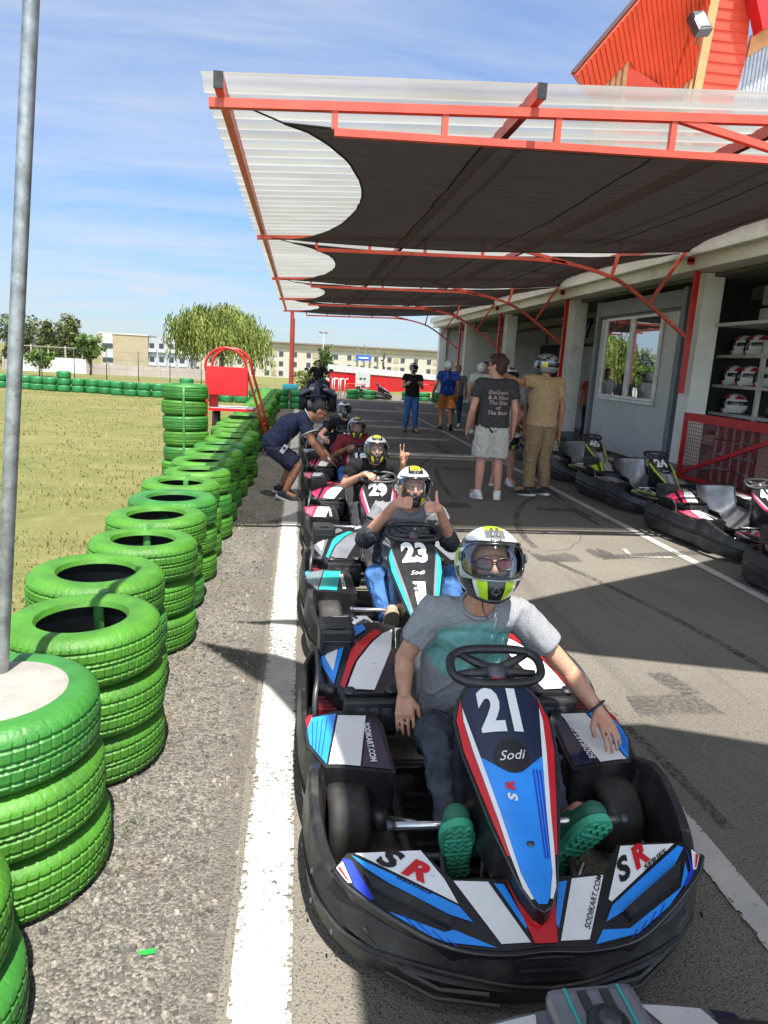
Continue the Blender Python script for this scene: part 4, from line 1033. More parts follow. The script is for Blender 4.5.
def kart(loc, rz, scheme, num, label, group, full=True, seat=seatm, rear_only=False):
    S = SCHEMES[scheme]
    k = thing('go_kart', label, 'go-kart', loc, rz, group)
    isblue = scheme == 'blue'
    # --- bumpers
    b = MB()
    bumper(b, bumper_path, lambda x, y: .035+.02*max(0, y-.2), lambda x, y: .198+.14*min(1, max(0, (y-.08)/.45))*(1 if y < .55 else 1)-.05*max(0, (y-.6)/.14), black, .05)
    for sx in (-1, 1):
        for yy, zz in ((.16, .12), (.30, .10), (.30, .2), (.52, .12), (.52, .22)):
            xx = max((abs(p[0]) for p in bumper_path if abs(p[1]-yy) < .05), default=.6)
            b.lathe([(.001, .006), (.007, .005), (.009, 0)], dsteel, 8, M.Translation((sx*(xx+.006), yy-.004, zz)) @ M.Rotation(sx*PI/2, 4, 'Y'))
    # grooves and pressed lip of the front
    b.tube([(x, y-.012-.006*math.cos(x*3), .118+.02*abs(math.sin(x*6))) for x, y in [(p[0], p[1]) for p in bumper_path if p[1] < .2]], .006, black, 6)
    b.box((.0, -.047, .165), (.16, .012, .012), black, bev=.004)
    for s in (-1, 1):   # raised facets on the front face
        b.tube([(s*.46, .112, .17), (s*.36, .04, .10), (s*.27, -.008, .085), (s*.15, -.045, .10)], .007, black, 5); b.tube([(s*.40, .068, .07), (s*.28, -.004, .055), (s*.12, -.047, .065)], .006, black, 5)
    b.build('front_bumper', k, sharp=26)
    for s in (-1, 1):
        P = crom([(s*.575, .62), (s*.612, .78), (s*.63, 1.0), (s*.63, 1.3), (s*.612, 1.52), (s*.55, 1.66), (s*.44, 1.72)], 5)
        if s > 0: P = P[:]
        else: P = P[::-1]
        b = MB(); bumper(b, P, lambda x, y: .05, lambda x, y: .285+.03*math.sin((y-.6)*2), black, .035)
        b.build('side_bumper', k, sharp=26)
    b = MB(); P = crom([(.56, 1.64), (.42, 1.73), (.2, 1.765), (0, 1.77), (-.2, 1.765), (-.42, 1.73), (-.56, 1.64)], 5)
    bumper(b, P, lambda x, y: .06, lambda x, y: .30, black, .06)
    b.build('rear_bumper', k, sharp=26)
    # --- floor, chassis
    b = MB(); b.box((0, .72, .045), (.52, 1.1, .012), vblack)
    for i in range(9): b.box((0, .3+.07*i, .056), (.46, .02, .008), black)
    b.build('floor_tray', k)
    b = MB()
    for s in (-1, 1):
        b.tube(crom([(s*.13, .12, .07), (s*.2, .25, .07), (s*.27, .5, .07), (s*.28, 1.0, .07), (s*.36, 1.6, .09)], 4), .016, dsteel, 8)
        b.tube([(s*.27, .62, .09), (s*.42, .62, .12)], .018, dsteel, 8); b.tube([(s*.1, .5, .16), (s*.38, .66, .12)], .008, steel, 6)
        b.tube([(s*.2, .2, .08), (s*.2, .35, .2)], .01, dsteel, 6)
        b.lathe([(.001, .03), (.03, .03), (.035, .0), (.03, -.03), (.001, -.03)], dsteel, 10, M.Translation((s*.36, .62, .13)))
    for y in (.16, .5, 1.05, 1.58): b.tube([(-.27, y, .07), (.27, y, .07)], .014, dsteel, 6)
    b.tube([(-.5, 1.5, .14), (.5, 1.5, .14)], .018, dsteel, 8); b.tube([(0, .45, .12), (0, .66, .66)], .012, dsteel, 8)
    b.build('chassis', k)
    for s in (-1, 1):
        wheel(k, 'wheel', s*.47, .62, .125, .13, .06); wheel(k, 'wheel', s*.47, 1.5, .14, .2)
    # --- pedals
    for s in (-1, 1):
        b = MB(); x = .14*s+.01*s
        b.tube([(s*.05, .36, .29), (s*.36, .35, .30)], .012, steel, 10); b.lathe([(.001, 0), (.016, 0), (.016, .02), (.001, .02)], dsteel, 10, M.Translation((s*.355, .35, .30)) @ M.Rotation(s*PI/2, 4, 'Y'))
        b.tube([(s*.07, .36, .29), (s*.085, .30, .17), (s*.09, .27, .06)], .008, dsteel, 6); b.tube([(s*.06, .27, .14), (s*.20, .28, .14), (s*.24, .32, .17)], .011, steel, 8)
        b.tube([(s*.03, .3, .1), (s*.03, .44, .12)], .006, steel, 6); b.build('pedal', k)
    # --- nose fairing with its printed panels
    half = [(.0, -.022), (.12, -.028), (.25, -.006), (.36, .052), (.45, .112), (.505, .155), (.54, .198), (.5, .236), (.40, .234), (.29, .228), (.245, .18), (.215, .15), (.06, .145), (0, .145)]
    out = half+[(-x, y) for x, y in half[::-1] if x > 0]
    nose = MB(); nose.slab(out, znose, lambda x, y: znose(x, y)-.05, vblack, .05, inset=.03)
    nose.tube([(x, y, znose(x, y)-.004) for x, y in crom([(-.54, .2), (-.505, .155), (-.45, .112), (-.36, .052), (-.25, -.006), (-.12, -.028), (0, -.024), (.12, -.028), (.25, -.006), (.36, .052), (.45, .112), (.505, .155), (.54, .2)], 4)], .010, vblack, 8)
    A, Bc, D, st, W = S['main'], S['deep'], S['dark'], S['stripe'], S['acc2']
    Wn = W if isblue else greyv if scheme == 'teal' else sgrey
    Rn = [(.297, .222), (.468, .229), (.213, .078), (.206, .084)]
    Lw = [(-.479, .232), (-.294, .228), (-.24, .152), (-.212, .089)]
    nose.decal(Rn, znose, Wn); nose.decal(Lw, znose, Wn)
    nose.decal([(.478, .224), (.492, .218), (.425, .155), (.245, .058), (.178, .03), (.211, .069)], znose, A); nose.decal([(-.49, .228), (-.21, .082), (-.181, .044), (-.243, .066), (-.393, .150), (-.453, .192)], znose, A)
    nose.decal([(.43, .110), (.478, .178), (.468, .136), (.374, .065), (.255, .002), (.131, -.019), (.163, .013), (.238, .014)], znose, A); nose.decal([(-.426, .093), (-.26, .026), (-.236, .030), (-.130, -.016), (-.255, .003), (-.3, .020), (-.421, .082)], znose, A)
    nose.decal([(.50, .215), (.485, .16), (.440, .115), (.450, .112), (.492, .152)], znose, Bc, .004); nose.decal([(-.516, .221), (-.491, .214), (-.436, .116), (-.445, .110), (-.485, .145)], znose, Bc, .004)
    for s in (-1, 1):
        tip = [(s*.515, .214), (s*.534, .196), (s*.503, .158), (s*.492, .158)]; nose.decal(tip, znose, Wn if isblue else A)
        nose.decal([(s*.522, .2), (s*.529, .197), (s*.504, .162), (s*.5, .162)], znose, st, .005)
        for j in range(4): nose.decal([(s*(.36-.035*j), .07-.02*j), (s*(.366-.035*j), .072-.02*j), (s*(.335-.035*j), .04-.018*j), (s*(.329-.035*j), .038-.018*j)], znose, Bc, .0045)
        # raised intake
        rc = [(s*.458, .172), (s*.436, .132), (s*.245, .030), (s*.238, .05), (s*.393, .136)]
        nose.slab(rc, lambda x, y: znose(x, y)+.016, .016, black, .05, inset=.0)
        nose.decal([(s*.12, .138), (s*.215, .145), (s*.118, -.008), (s*.04, -.008)], znose, Wn)
        nose.decal([(s*.078, .13), (s*.104, .133), (s*.044, .02), (s*.039, .034)], znose, A)
    nose.decal([(-.07, .142), (.07, .142), (.030, -.012), (-.030, -.012)], znose, st if isblue or scheme == 'red' else D, .004)
    if full:
        # SR SERIES lettering
        for (o, u, v, o2, u2, v2) in (((-.425, .205), (.135, -.064), (.03, .052), (-.372, .160), (.031, -.0165), (.006, .012)), ((.257, .122), (.118, .066), (-.013, .058), (.343, .152), (.031, .017), (-.006, .015))):
            nose.text('S', o, (u[0]*.72, u[1]*.72), (v[0]*1.1, v[1]*1.1), znose, vblack, .006, .05, .3)
            nose.text('R', (o[0]+u[0]*.5, o[1]+u[1]*.5), (u[0]*.7, u[1]*.7), (v[0]*1.1, v[1]*1.1), znose, redv if isblue or scheme == 'red' else vblack, .006, .05, .3)
            nose.text('SERIES', o2, u2, v2, znose, vblack, .006, .03, .25)
        nose.text('SODIKART.COM', (.125, .012), (.011, .017), (-.017, .010), znose, vblack, .006, .02)
    nose.build('nose_fairing', k)
    # --- steering fairing with number plate
    fo = [(0, .022), (.022, .035), (.05, .08), (.10, .22), (.145, .40), (.155, .50), (.135, .56), (.09, .606), (0, .622)]
    fo = fo+[(-x, y) for x, y in fo[::-1] if x > 0]
    f = MB(); f.slab(fo, zfair, lambda x, y: max(.12, zfair(x, y)-.15-.35*max(0, y-.2)), vblack, .04, inset=.05)
    f.tube([(x, y, zfair(x, y)-.003) for x, y in fo]+[(0, .022, zfair(0, .022)-.003)], .006, vblack, 6)
    base = D
    f.decal([(-.12, .56), (-.148, .49), (-.14, .40), (-.05, .345), (.05, .345), (.14, .40), (.148, .49), (.12, .56), (.08, .6), (0, .614), (-.08, .6)], zfair, base if isblue else vblack, .003, .04)
    f.decal([(-.118, .40), (-.045, .352), (.045, .352), (.118, .40), (.094, .29), (.06, .155), (.03, .06), (.012, .036), (-.012, .036), (-.03, .06), (-.06, .155), (-.094, .29)], zfair, blue if isblue else D, .0045, .04)
    for s in (-1, 1):
        f.decal([(s*.128, .555), (s*.15, .5), (s*.143, .41), (s*.098, .235), (s*.071, .14), (s*.064, .14), (s*.082, .24), (s*.118, .41), (s*.13, .49)], zfair, st, .0058, .04)
        f.decal([(s*.127, .53), (s*.129, .49), (s*.117, .41), (s*.081, .24), (s*.063, .14), (s*.046, .07), (s*.03, .045), (s*.022, .045), (s*.044, .10), (s*.068, .24), (s*.102, .41)], zfair, W if isblue else sgrey if scheme == 'red' else greyv, .0068, .04)
    if isblue:
        for j in range(4): f.decal([(.055+.011*j, .345), (.06+.011*j, .347), (.036+.008*j, .13), (.032+.008*j, .13)], zfair, dblue, .006)
    else:
        f.decal([(-.035, .33), (.035, .33), (.018, .09), (-.018, .09)], zfair, W, .005)
        if scheme in ('teal', 'lime'): f.decal([(-.02, .12), (.02, .12), (.012, .055), (-.012, .055)], zfair, st, .006)
        if scheme == 'red': f.decal([(-.03, .13), (.03, .13), (.016, .05), (-.016, .05)], zfair, redv, .006)
    bad = [(.056*math.cos(a), .38+.046*math.sin(a)) for a in [2*PI*i/16 for i in range(16)]]
    f.decal(bad, zfair, S['badge'], .007, .04)
    f.lathe([(.001, .006), (.010, .005), (.012, 0)], dsteel, 10, M.Translation((0, .165, zfair(0, .165)+.003)))
    if num: f.text(num, (0, .455), (.150, 0), (0, .165), zfair, wvin, .008, .05, 0, 'CENTER')
    if full:
        f.text('Sodi', (-.004, .368), (.044, .002), (.003, .036), zfair, wvin, .010, .0, .35, 'CENTER')
        f.text('S', (-.012, .262), (.0, .036), (-.036, .0), zfair, wvin if isblue else vblack, .009, .05, .25); f.text('R', (-.012, .288), (.0, .036), (-.036, .0), zfair, redv if isblue else vblack, .009, .05, .25)
        f.text('SR', (0, .592), (.03, 0), (0, .03), zfair, redv, .007, .04, .3, 'CENTER')
    f.build('steering_fairing', k)
    # --- steering wheel
    b = MB(); ce = V((0.01, .655, .672)); ux = V((1, 0, 0)); uy = V((0, .86, .50))*1.; 
    ring = []
    for i in range(40):
        a = 2*PI*i/40; x = .155*math.copysign(abs(math.cos(a))**.62, math.cos(a)); y = .070*math.copysign(abs(math.sin(a))**.75, math.sin(a))
        ring.append(ce+ux*x+uy*y)
    b.tube(ring, .0155, black, 8, closed=True)
    for p in ((-.12, .05), (.12, .05), (-.13, -.03), (.13, -.03)): b.tube([ce+V((0, 0, -.02)), ce+ux*p[0]+uy*p[1]], [.022, .012], black, 6)
    b.lathe([(.001, .02), (.03, .018), (.04, 0), (.035, -.03), (.02, -.06)], dsteel, 14, M.Translation(ce+V((0, -.0, -.015))) @ M.Rotation(-.65, 4, 'X'))
    b.build('steering_wheel', k)
    # --- seat
    b = MB()
    prof = crom([(0, .86, .17), (0, .90, .13), (0, 1.02, .09), (0, 1.16, .10), (0, 1.25, .19), (0, 1.31, .36), (0, 1.36, .54)], 4)
    def sf(u, v):
        p = prof[min(len(prof)-1, int(v*(len(prof)-1)+.5))]; a = (u-.5)*2; w = .17+.03*v
        lift = abs(a)**3*(.12+.14*math.sin(PI*min(1, v*1.1)))
        return (a*(w+.03*abs(a)), p.y-lift*.55*max(0, v-.45)*2.4, p.z+lift*(1-.8*max(0, v-.55)*2)-.03*v*abs(a)**4)
    b.grid(17, len(prof), sf, seat)
    b.grid(17, len(prof), lambda u, v: (V(sf(u, v))+V((0, .014, -.014))), black, flip=True)
    ed = [sf(0, i/24) for i in range(25)]+[sf(i/16, 1) for i in range(17)]+[sf(1, 1-i/24) for i in range(25)]
    b.tube(ed, .009, black, 6); b.build('seat', k)
    # --- side pods
    for s in (-1, 1):
        b = MB()
        po = [(s*.31, .625), (s*.545, .665), (s*.61, .80), (s*.615, .95), (s*.5, .99), (s*.36, .985), (s*.325, .90)]
        b.slab(po, zpod, lambda x, y: .10, black, .05, inset=.05)
        b.decal([(s*.605, .88), (s*.60, .955), (s*.497, .965), (s*.542, .68), (s*.598, .80)], zpod, A if scheme != 'lime' else greyv, .004)
        b.decal([(s*.49, .955), (s*.385, .95), (s*.428, .66), (s*.535, .678)], zpod, (teal if scheme == 'teal' else W), .004)
        b.decal([(s*.378, .94), (s*.345, .89), (s*.322, .64), (s*.42, .658)], zpod, navy if isblue else vblack, .004)
        b.decal([(s*.612, .945), (s*.60, .97), (s*.585, .97), (s*.606, .89)], zpod, st, .006)
        if full:
            if s < 0: b.text('SODIKART.COM', (-.398, .90), (.001, -.0298), (.03, .001), zpod, wvin, .007, .03)
            else: b.text('SODIKART.COM', (.415, .675), (-.001, .0298), (-.03, 0), zpod, wvin, .007, .03)
            for j in range(4): b.decal([(s*(.53+.018*j), .94-.005*j), (s*(.533+.018*j), .94-.005*j), (s*(.56+.01*j), .72+.02*j), (s*(.557+.01*j), .72+.02*j)], zpod, Bc, .006)
        b.build('side_pod', k)
    # --- engine and battery covers behind the pods
    for s in (-1, 1):
        b = MB()
        co = [(s*.25, 1.03), (s*.48, 1.02), (s*.55, 1.18), (s*.57, 1.38), (s*.5, 1.52), (s*.30, 1.60), (s*.2, 1.56), (s*.23, 1.3)]
        b.slab(co, zrear, lambda x, y: .2, vblack, .05, inset=.03)
        b.decal([(s*.345, 1.04), (s*.455, 1.05), (s*.40, 1.22), (s*.27, 1.45), (s*.22, 1.5), (s*.25, 1.30)], zrear, W if not scheme == 'teal' else greyv, .005)
        b.decal([(s*.46, 1.07), (s*.475, 1.10), (s*.42, 1.30), (s*.30, 1.50), (s*.27, 1.47), (s*.41, 1.22)], zrear, st, .005)
        b.decal([(s*.50, 1.12), (s*.545, 1.28), (s*.545, 1.40), (s*.46, 1.50), (s*.35, 1.56), (s*.34, 1.50), (s*.45, 1.33)], zrear, A, .005)
        if isblue or scheme == 'teal': b.decal([(s*.50, 1.2), (s*.53, 1.32), (s*.50, 1.36), (s*.515, 1.42), (s*.47, 1.40), (s*.48, 1.30)], zrear, W, .008)
        b.box((s*.36, 1.005, .31), (.22, .04, .13), black, bev=.012)
        for j in range(3): b.box((s*(.30+.05*j), .984, .33), (.036, .006, .03), dsteel, bev=.002)
        for xx in (.28, .44): b.lathe([(.001, .012), (.018, .012), (.026, .004), (.028, 0)], black, 12, M.Translation((s*xx, 1.045, zrear(xx, 1.045)+.002)))
        b.build('engine_cover', k)
        b = MB(); 
        for j in range(4): b.box((s*(.50), 1.06+.03*j, .24), (.12, .018, .14), mar, bev=.004)
        b.box((s*.5, 1.1, .23), (.1, .13, .1), mar, bev=.01); b.build('intake', k)
        b = MB(); b.tube(crom([(s*.57, 1.06, .12), (s*.575, 1.07, .33), (s*.56, 1.18, .40), (s*.56, 1.40, .40)], 4), .011, dsteel, 8)
        b.tube([(s*.56, 1.12, .37), (s*.50, 1.06, .38)], .018, black, 8); b.build('guard_tube', k)
    b = MB(); b.box((-.48, 1.42, .45), (.15, .17, .15), black, M.Rotation(.05, 3, 'Z'), .018); b.box((-.48, 1.36, .53), (.06, .04, .012), black, bev=.004); b.box((-.48, 1.335, .45), (.12, .01, .05), vblack, bev=.003); b.build('battery_box', k)
    # --- rear cover with the handle hump
    def zback(x, y): return .33-.11*(abs(x)/.58)**2-.25*max(0, y-1.7)
    ro = [(0, 1.60), (.32, 1.59), (.5, 1.58), (.56, 1.64), (.45, 1.745), (.2, 1.79), (0, 1.80)]; ro = ro+[(-x, y) for x, y in ro[::-1] if x > 0]
    b = MB(); b.slab(ro, zback, .1, vblack if scheme != 'teal' else greyv, .05, inset=.02)
    for s in (-1, 1):
        b.decal([(s*.17, 1.61), (s*.30, 1.61), (s*.26, 1.775), (s*.12, 1.785)], zback, W, .004)
        b.decal([(s*.40, 1.60), (s*.412, 1.60), (s*.43, 1.745), (s*.418, 1.745)], zback, st, .004); b.decal([(s*.31, 1.61), (s*.36, 1.61), (s*.34, 1.77), (s*.28, 1.775)], zback, navy, .004)
    b.box((0, 1.70, .335), (.20, .20, .05), greyv, bev=.02); b.box((0, 1.60, .345), (.17, .04, .06), sgrey, bev=.015)
    b.lathe([(.001, .02), (.03, .02), (.042, .012), (.046, 0)], black, 20, M.Translation((0, 1.70, .358))); b.lathe([(.001, .03), (.02, .03), (.024, .018)], dsteel, 16, M.Translation((0, 1.70, .358)))
    for s in (-1, 1):
        b.box((s*.06, 1.70, .362), (.006, .18, .003), st if scheme != 'teal' else teal); b.box((s*.025, 1.755, .362), (.02, .05, .006), vblack)
    b.build('rear_cover', k)
    return k
LG = 'karts queuing in the pit lane'; PG = 'karts parked along the garage'
kart((.67, 1.47, 0), 0, 'blue', '21', 'blue, white and red go-kart with number 21 at the front of the queue', LG)
kart((.69, 3.32, 0), .01, 'teal', '23', 'grey and turquoise go-kart with number 23 behind the blue kart', LG)
kart((.68, 5.28, 0), -.01, 'red', '29', 'pinkish red and silver go-kart with number 29', LG)
kart((.70, 7.25, 0), .01, 'red', '18', 'red go-kart with number 18 beside the bending marshal', LG)
kart((.70, 9.42, 0), 0, 'teal', '12', 'dark go-kart with number 12 of the driver in the white helmet', LG)
kart((.68, 11.4, 0), .0, 'lime', '', 'empty looking dark kart behind number 12 in the queue', LG, False)
kart((.71, -.60, 0), .03, 'teal', '', 'grey kart cut by the bottom edge, only its rear cover in view', LG, False)
kart((4.32, 3.65, 0), .0, 'red', '', 'black kart cut off at the right edge of the photo', PG, False, glareseat)
kart((4.55, 5.65, 0), .07, 'red', '41', 'black and red parked kart with number 41', PG, True, glareseat)
kart((4.56, 7.75, 0), .05, 'lime', '24', 'black and lime parked kart with number 24', PG, True, glareseat)
kart((4.56, 9.8, 0), .04, 'lime', '40', 'black and lime parked kart with number 40', PG, False, glareseat)
kart((4.6, 11.9, 0), .02, 'lime', '', 'lime trimmed parked kart just behind the tan trousers', PG, False, glareseat)
kart((4.75, 13.9, 0), .02, 'lime', '', 'farthest parked kart by the second garage column', PG, False, glareseat)
kart((4.1, 31.6, 0), 1.3, 'red', '', 'pale and red kart far away in front of the red wall', None, False)
# ------------------------------------------------------------------ people
def sph(c, r, n=12, m=8):
    """ellipsoid; r is a number or three radii; c may carry a frame"""
    rr = (r, r, r) if not isinstance(r, (tuple, list)) else r
    vs = [V((0, 0, -1))]
    for j in range(1, m):
        t = PI*j/m
        for i in range(n): vs.append(V((math.sin(t)*math.cos(2*PI*i/n), math.sin(t)*math.sin(2*PI*i/n), -math.cos(t))))
    vs.append(V((0, 0, 1)))
    fs = [[0, 1+(i+1) % n, 1+i] for i in range(n)]
    for j in range(m-2):
        for i in range(n): a = 1+j*n+i; b_ = 1+j*n+(i+1) % n; fs.append([a, b_, b_+n, a+n])
    L = len(vs)-1; o = 1+(m-2)*n
    fs += [[L, o+i, o+(i+1) % n] for i in range(n)]
    return [V((v.x*rr[0], v.y*rr[1], v.z*rr[2])) for v in vs], fs, c
def ell(c, r, fr=None, n=16, m=12):
    vs, fs, c = sph(V(c), r, n, m)
    if fr: vs = [fr[0]*v.x+fr[1]*v.y+fr[2]*v.z for v in vs]
    return [v+V(c) for v in vs], fs
def cap(p0, p1, r0, r1, n=14, round_=True):
    p0 = V(p0); p1 = V(p1); t = (p1-p0); L = t.length; t = t/L if L > 1e-6 else V((0, 0, 1)); x = t.orthogonal().normalized(); y = t.cross(x)
    rings = []
    if round_: 
        for a in (-80, -50, -22): rings.append((p0+t*(r0*math.sin(R(a))), r0*math.cos(R(a))))
        rings += [(p0, r0), (p1, r1)]
        for a in (22, 50, 80): rings.append((p1+t*(r1*math.sin(R(a))), r1*math.cos(R(a))))
    else: rings = [(p0, r0), (p0.lerp(p1, .5), (r0+r1)/2), (p1, r1)]
    vs = []; fs = []
    for c, r in rings: vs += [c+x*(r*math.cos(2*PI*k/n))+y*(r*math.sin(2*PI*k/n)) for k in range(n)]
    for i in range(len(rings)-1):
        for k in range(n): l = (k+1) % n; fs.append([i*n+k, i*n+l, (i+1)*n+l, (i+1)*n+k])
    fs.append(list(range(n))[::-1]); fs.append([(len(rings)-1)*n+k for k in range(n)])
    return vs, fs
def eloft(secs, n=20):
    """closed loft through ellipses: (centre, xaxis, yaxis, rx, ry)"""
    vs = []; fs = []
    for c, x, y, rx, ry in secs: vs += [V(c)+x*(rx*math.cos(2*PI*k/n))+y*(ry*math.sin(2*PI*k/n)) for k in range(n)]
    for i in range(len(secs)-1):
        for k in range(n): l = (k+1) % n; fs.append([i*n+k, i*n+l, (i+1)*n+l, (i+1)*n+k])
    fs.append(list(range(n))[::-1]); fs.append([(len(secs)-1)*n+k for k in range(n)])
    return vs, fs
def blob(name, prims, m, vox, parent, smooth=4, wrinkle=0, wscale=14., seed=0, stretch=None):
    vs, fs = [], []
    for pv, pf in prims:
        o = len(vs); vs += [tuple(v) for v in pv]; fs += [[i+o for i in f] for f in pf]
    me = bpy.data.meshes.new(name); me.from_pydata(vs, [], fs)
    bm = bmesh.new(); bm.from_mesh(me); bmesh.ops.recalc_face_normals(bm, faces=bm.faces[:]); bm.to_mesh(me); bm.free()
    o = bpy.data.objects.new(name, me); COL.objects.link(o)
    r = o.modifiers.new('r', 'REMESH'); r.mode = 'VOXEL'; r.voxel_size = vox
    if smooth: s = o.modifiers.new('s', 'SMOOTH'); s.factor = .5; s.iterations = smooth
    dg = C.evaluated_depsgraph_get(); m2 = bpy.data.meshes.new_from_object(o.evaluated_get(dg))
    o.modifiers.clear(); o.data = m2; bpy.data.meshes.remove(me); m2.name = name
    if wrinkle:
        st = stretch or (1, 1, 1)
        co = [0.]*(3*len(m2.vertices)); m2.vertices.foreach_get('co', co)
        no = [0.]*(3*len(m2.vertices)); m2.vertices.foreach_get('normal', no)
        for i in range(len(m2.vertices)):
            q = V((co[3*i]*wscale*st[0]+seed, co[3*i+1]*wscale*st[1], co[3*i+2]*wscale*st[2]))
            q = q+V((noise.noise(q*.6+V((7, 0, 0))), noise.noise(q*.6+V((0, 9, 0))), noise.noise(q*.6)))*1.3; a = noise.noise(q); a2 = noise.noise(q*1.9+V((3, 3, 3))); d = wrinkle*(1.5*max(0, 1-abs(a)*4)**1.3+.7*max(0, 1-abs(a2)*4)-.35+.5*noise.noise(q*.5))
            for k in range(3): co[3*i+k] += no[3*i+k]*d
        m2.vertices.foreach_set('co', co)
    m2.materials.clear(); m2.materials.append(m)
    m2.polygons.foreach_set('use_smooth', [True]*len(m2.polygons)); m2.polygons.foreach_set('material_index', [0]*len(m2.polygons)); m2.update()
    o.parent = parent
    return o
def skin(name, c): 
    return mat(name, c, .5, var=.10, vscale=16, bump=.3, bscale=220, dirt=(c[0]*.82, c[1]*.58, c[2]*.5), dscale=26, dlo=.42, dhi=.8, spec=.35)
SKL = skin('fair_skin', (.50, .27, .18)); SKP = skin('pink_skin', (.55, .28, .20)); SKT = skin('tanned_skin', (.42, .20, .115)); SKB = skin('brown_skin', (.28, .125, .065))
def cloth(name, c, var=.12, sc=30, **k): return mat(name, tuple(min(.8, x*1.15) for x in c), .9, var=var, vscale=sc, bump=.25, bscale=320, spec=.15, **k)
def frame(f, u=(0, 0, 1)):
    f = V(f).normalized(); u = V(u); r = f.cross(u).normalized(); u = r.cross(f).normalized(); return r, f, u

def hand(wr, d, n, s, S=1., curl=.45, thumb='rest', fingers=None, spread=.0):
    """prims of a hand: wrist, direction to the fingers, direction the palm faces, side the thumb is on"""
    d = V(d).normalized(); n = V(n); n = (n-d*n.dot(d)).normalized(); s_ = V(s); s_ = (s_-d*s_.dot(d)-n*s_.dot(n)).normalized()
    wr = V(wr); P = []
    for k, o in enumerate((.028, .0095, -.0095, -.028)):
        P.append(cap(wr+s_*o*.55*S+d*.012*S, wr+s_*o*S+d*.078*S, .0155*S, .0125*S, 10))
    ln = (.076, .086, .080, .062)
    for k, o in enumerate((.0325, .0108, -.0108, -.031)):
        c = fingers[k] if fingers else curl
        a = 0; p = wr+s_*o*S+d*.082*S; sp = spread*(1.5-k)
        dd0 = (d+s_*sp).normalized(); rad = .0081*S
        for seg, fr in enumerate((.46, .31, .25)):
            a += c*(.75 if seg == 0 else 1.0)
            dd = dd0*math.cos(a)+n*math.sin(a); q = p+dd*ln[k]*fr*S
            P.append(cap(p, q, rad, rad*.93, 9)); p = q; rad *= .93
    b = wr+s_*.02*S+d*.02*S
    if thumb == 'rest': t1 = (s_*.62+d*.75+n*.35).normalized(); t2 = (s_*.15+d*.95+n*.3).normalized()
    elif thumb == 'up': t1 = (s_*.98+d*.2).normalized(); t2 = (s_*1+d*.02-n*.06).normalized()
    else: t1 = (s_*.35+d*.8+n*.7).normalized(); t2 = (-s_*.5+d*.6+n*.7).normalized()
    q = b+t1*.05*S; P.append(cap(b, q, .0155*S, .0118*S, 9)); P.append(cap(q, q+t2*.034*S, .0112*S, .0095*S, 9))
    return P
def head_prims(c, f, u, S=1., nose=1.):
    r, f, u = frame(f, u); g = lambda x, y, z: V(c)+r*x*S+f*y*S+u*z*S; F = (r, f, u)
    P = [ell(g(0, -.012, .032), (.074*S, .092*S, .088*S), F), ell(g(0, .018, -.035), (.060*S, .070*S, .078*S), F), ell(g(0, .05, -.086), (.034*S, .03*S, .028*S), F),
         cap(g(0, .088, .012), g(0, .108, -.022), .0095*S, .0135*S, 8), ell(g(0, .1, -.026), (.018*S, .012*S, .010*S), F),
         cap(g(-.036, .081, .026), g(.036, .081, .026), .011*S, .011*S, 8), ell(g(.036, .062, -.018), (.022*S, .022*S, .022*S), F), ell(g(-.036, .062, -.018), (.022*S, .022*S, .022*S), F),
         cap(g(-.019, .084, -.054), g(.019, .084, -.054), .0075*S, .0075*S, 8), cap(g(-.017, .082, -.066), g(.017, .082, -.066), .0078*S, .0078*S, 8)]
    for s in (-1, 1): P.append(ell(g(s*.078, -.008, -.004), (.010*S, .020*S, .032*S), F))
    return P, g, F

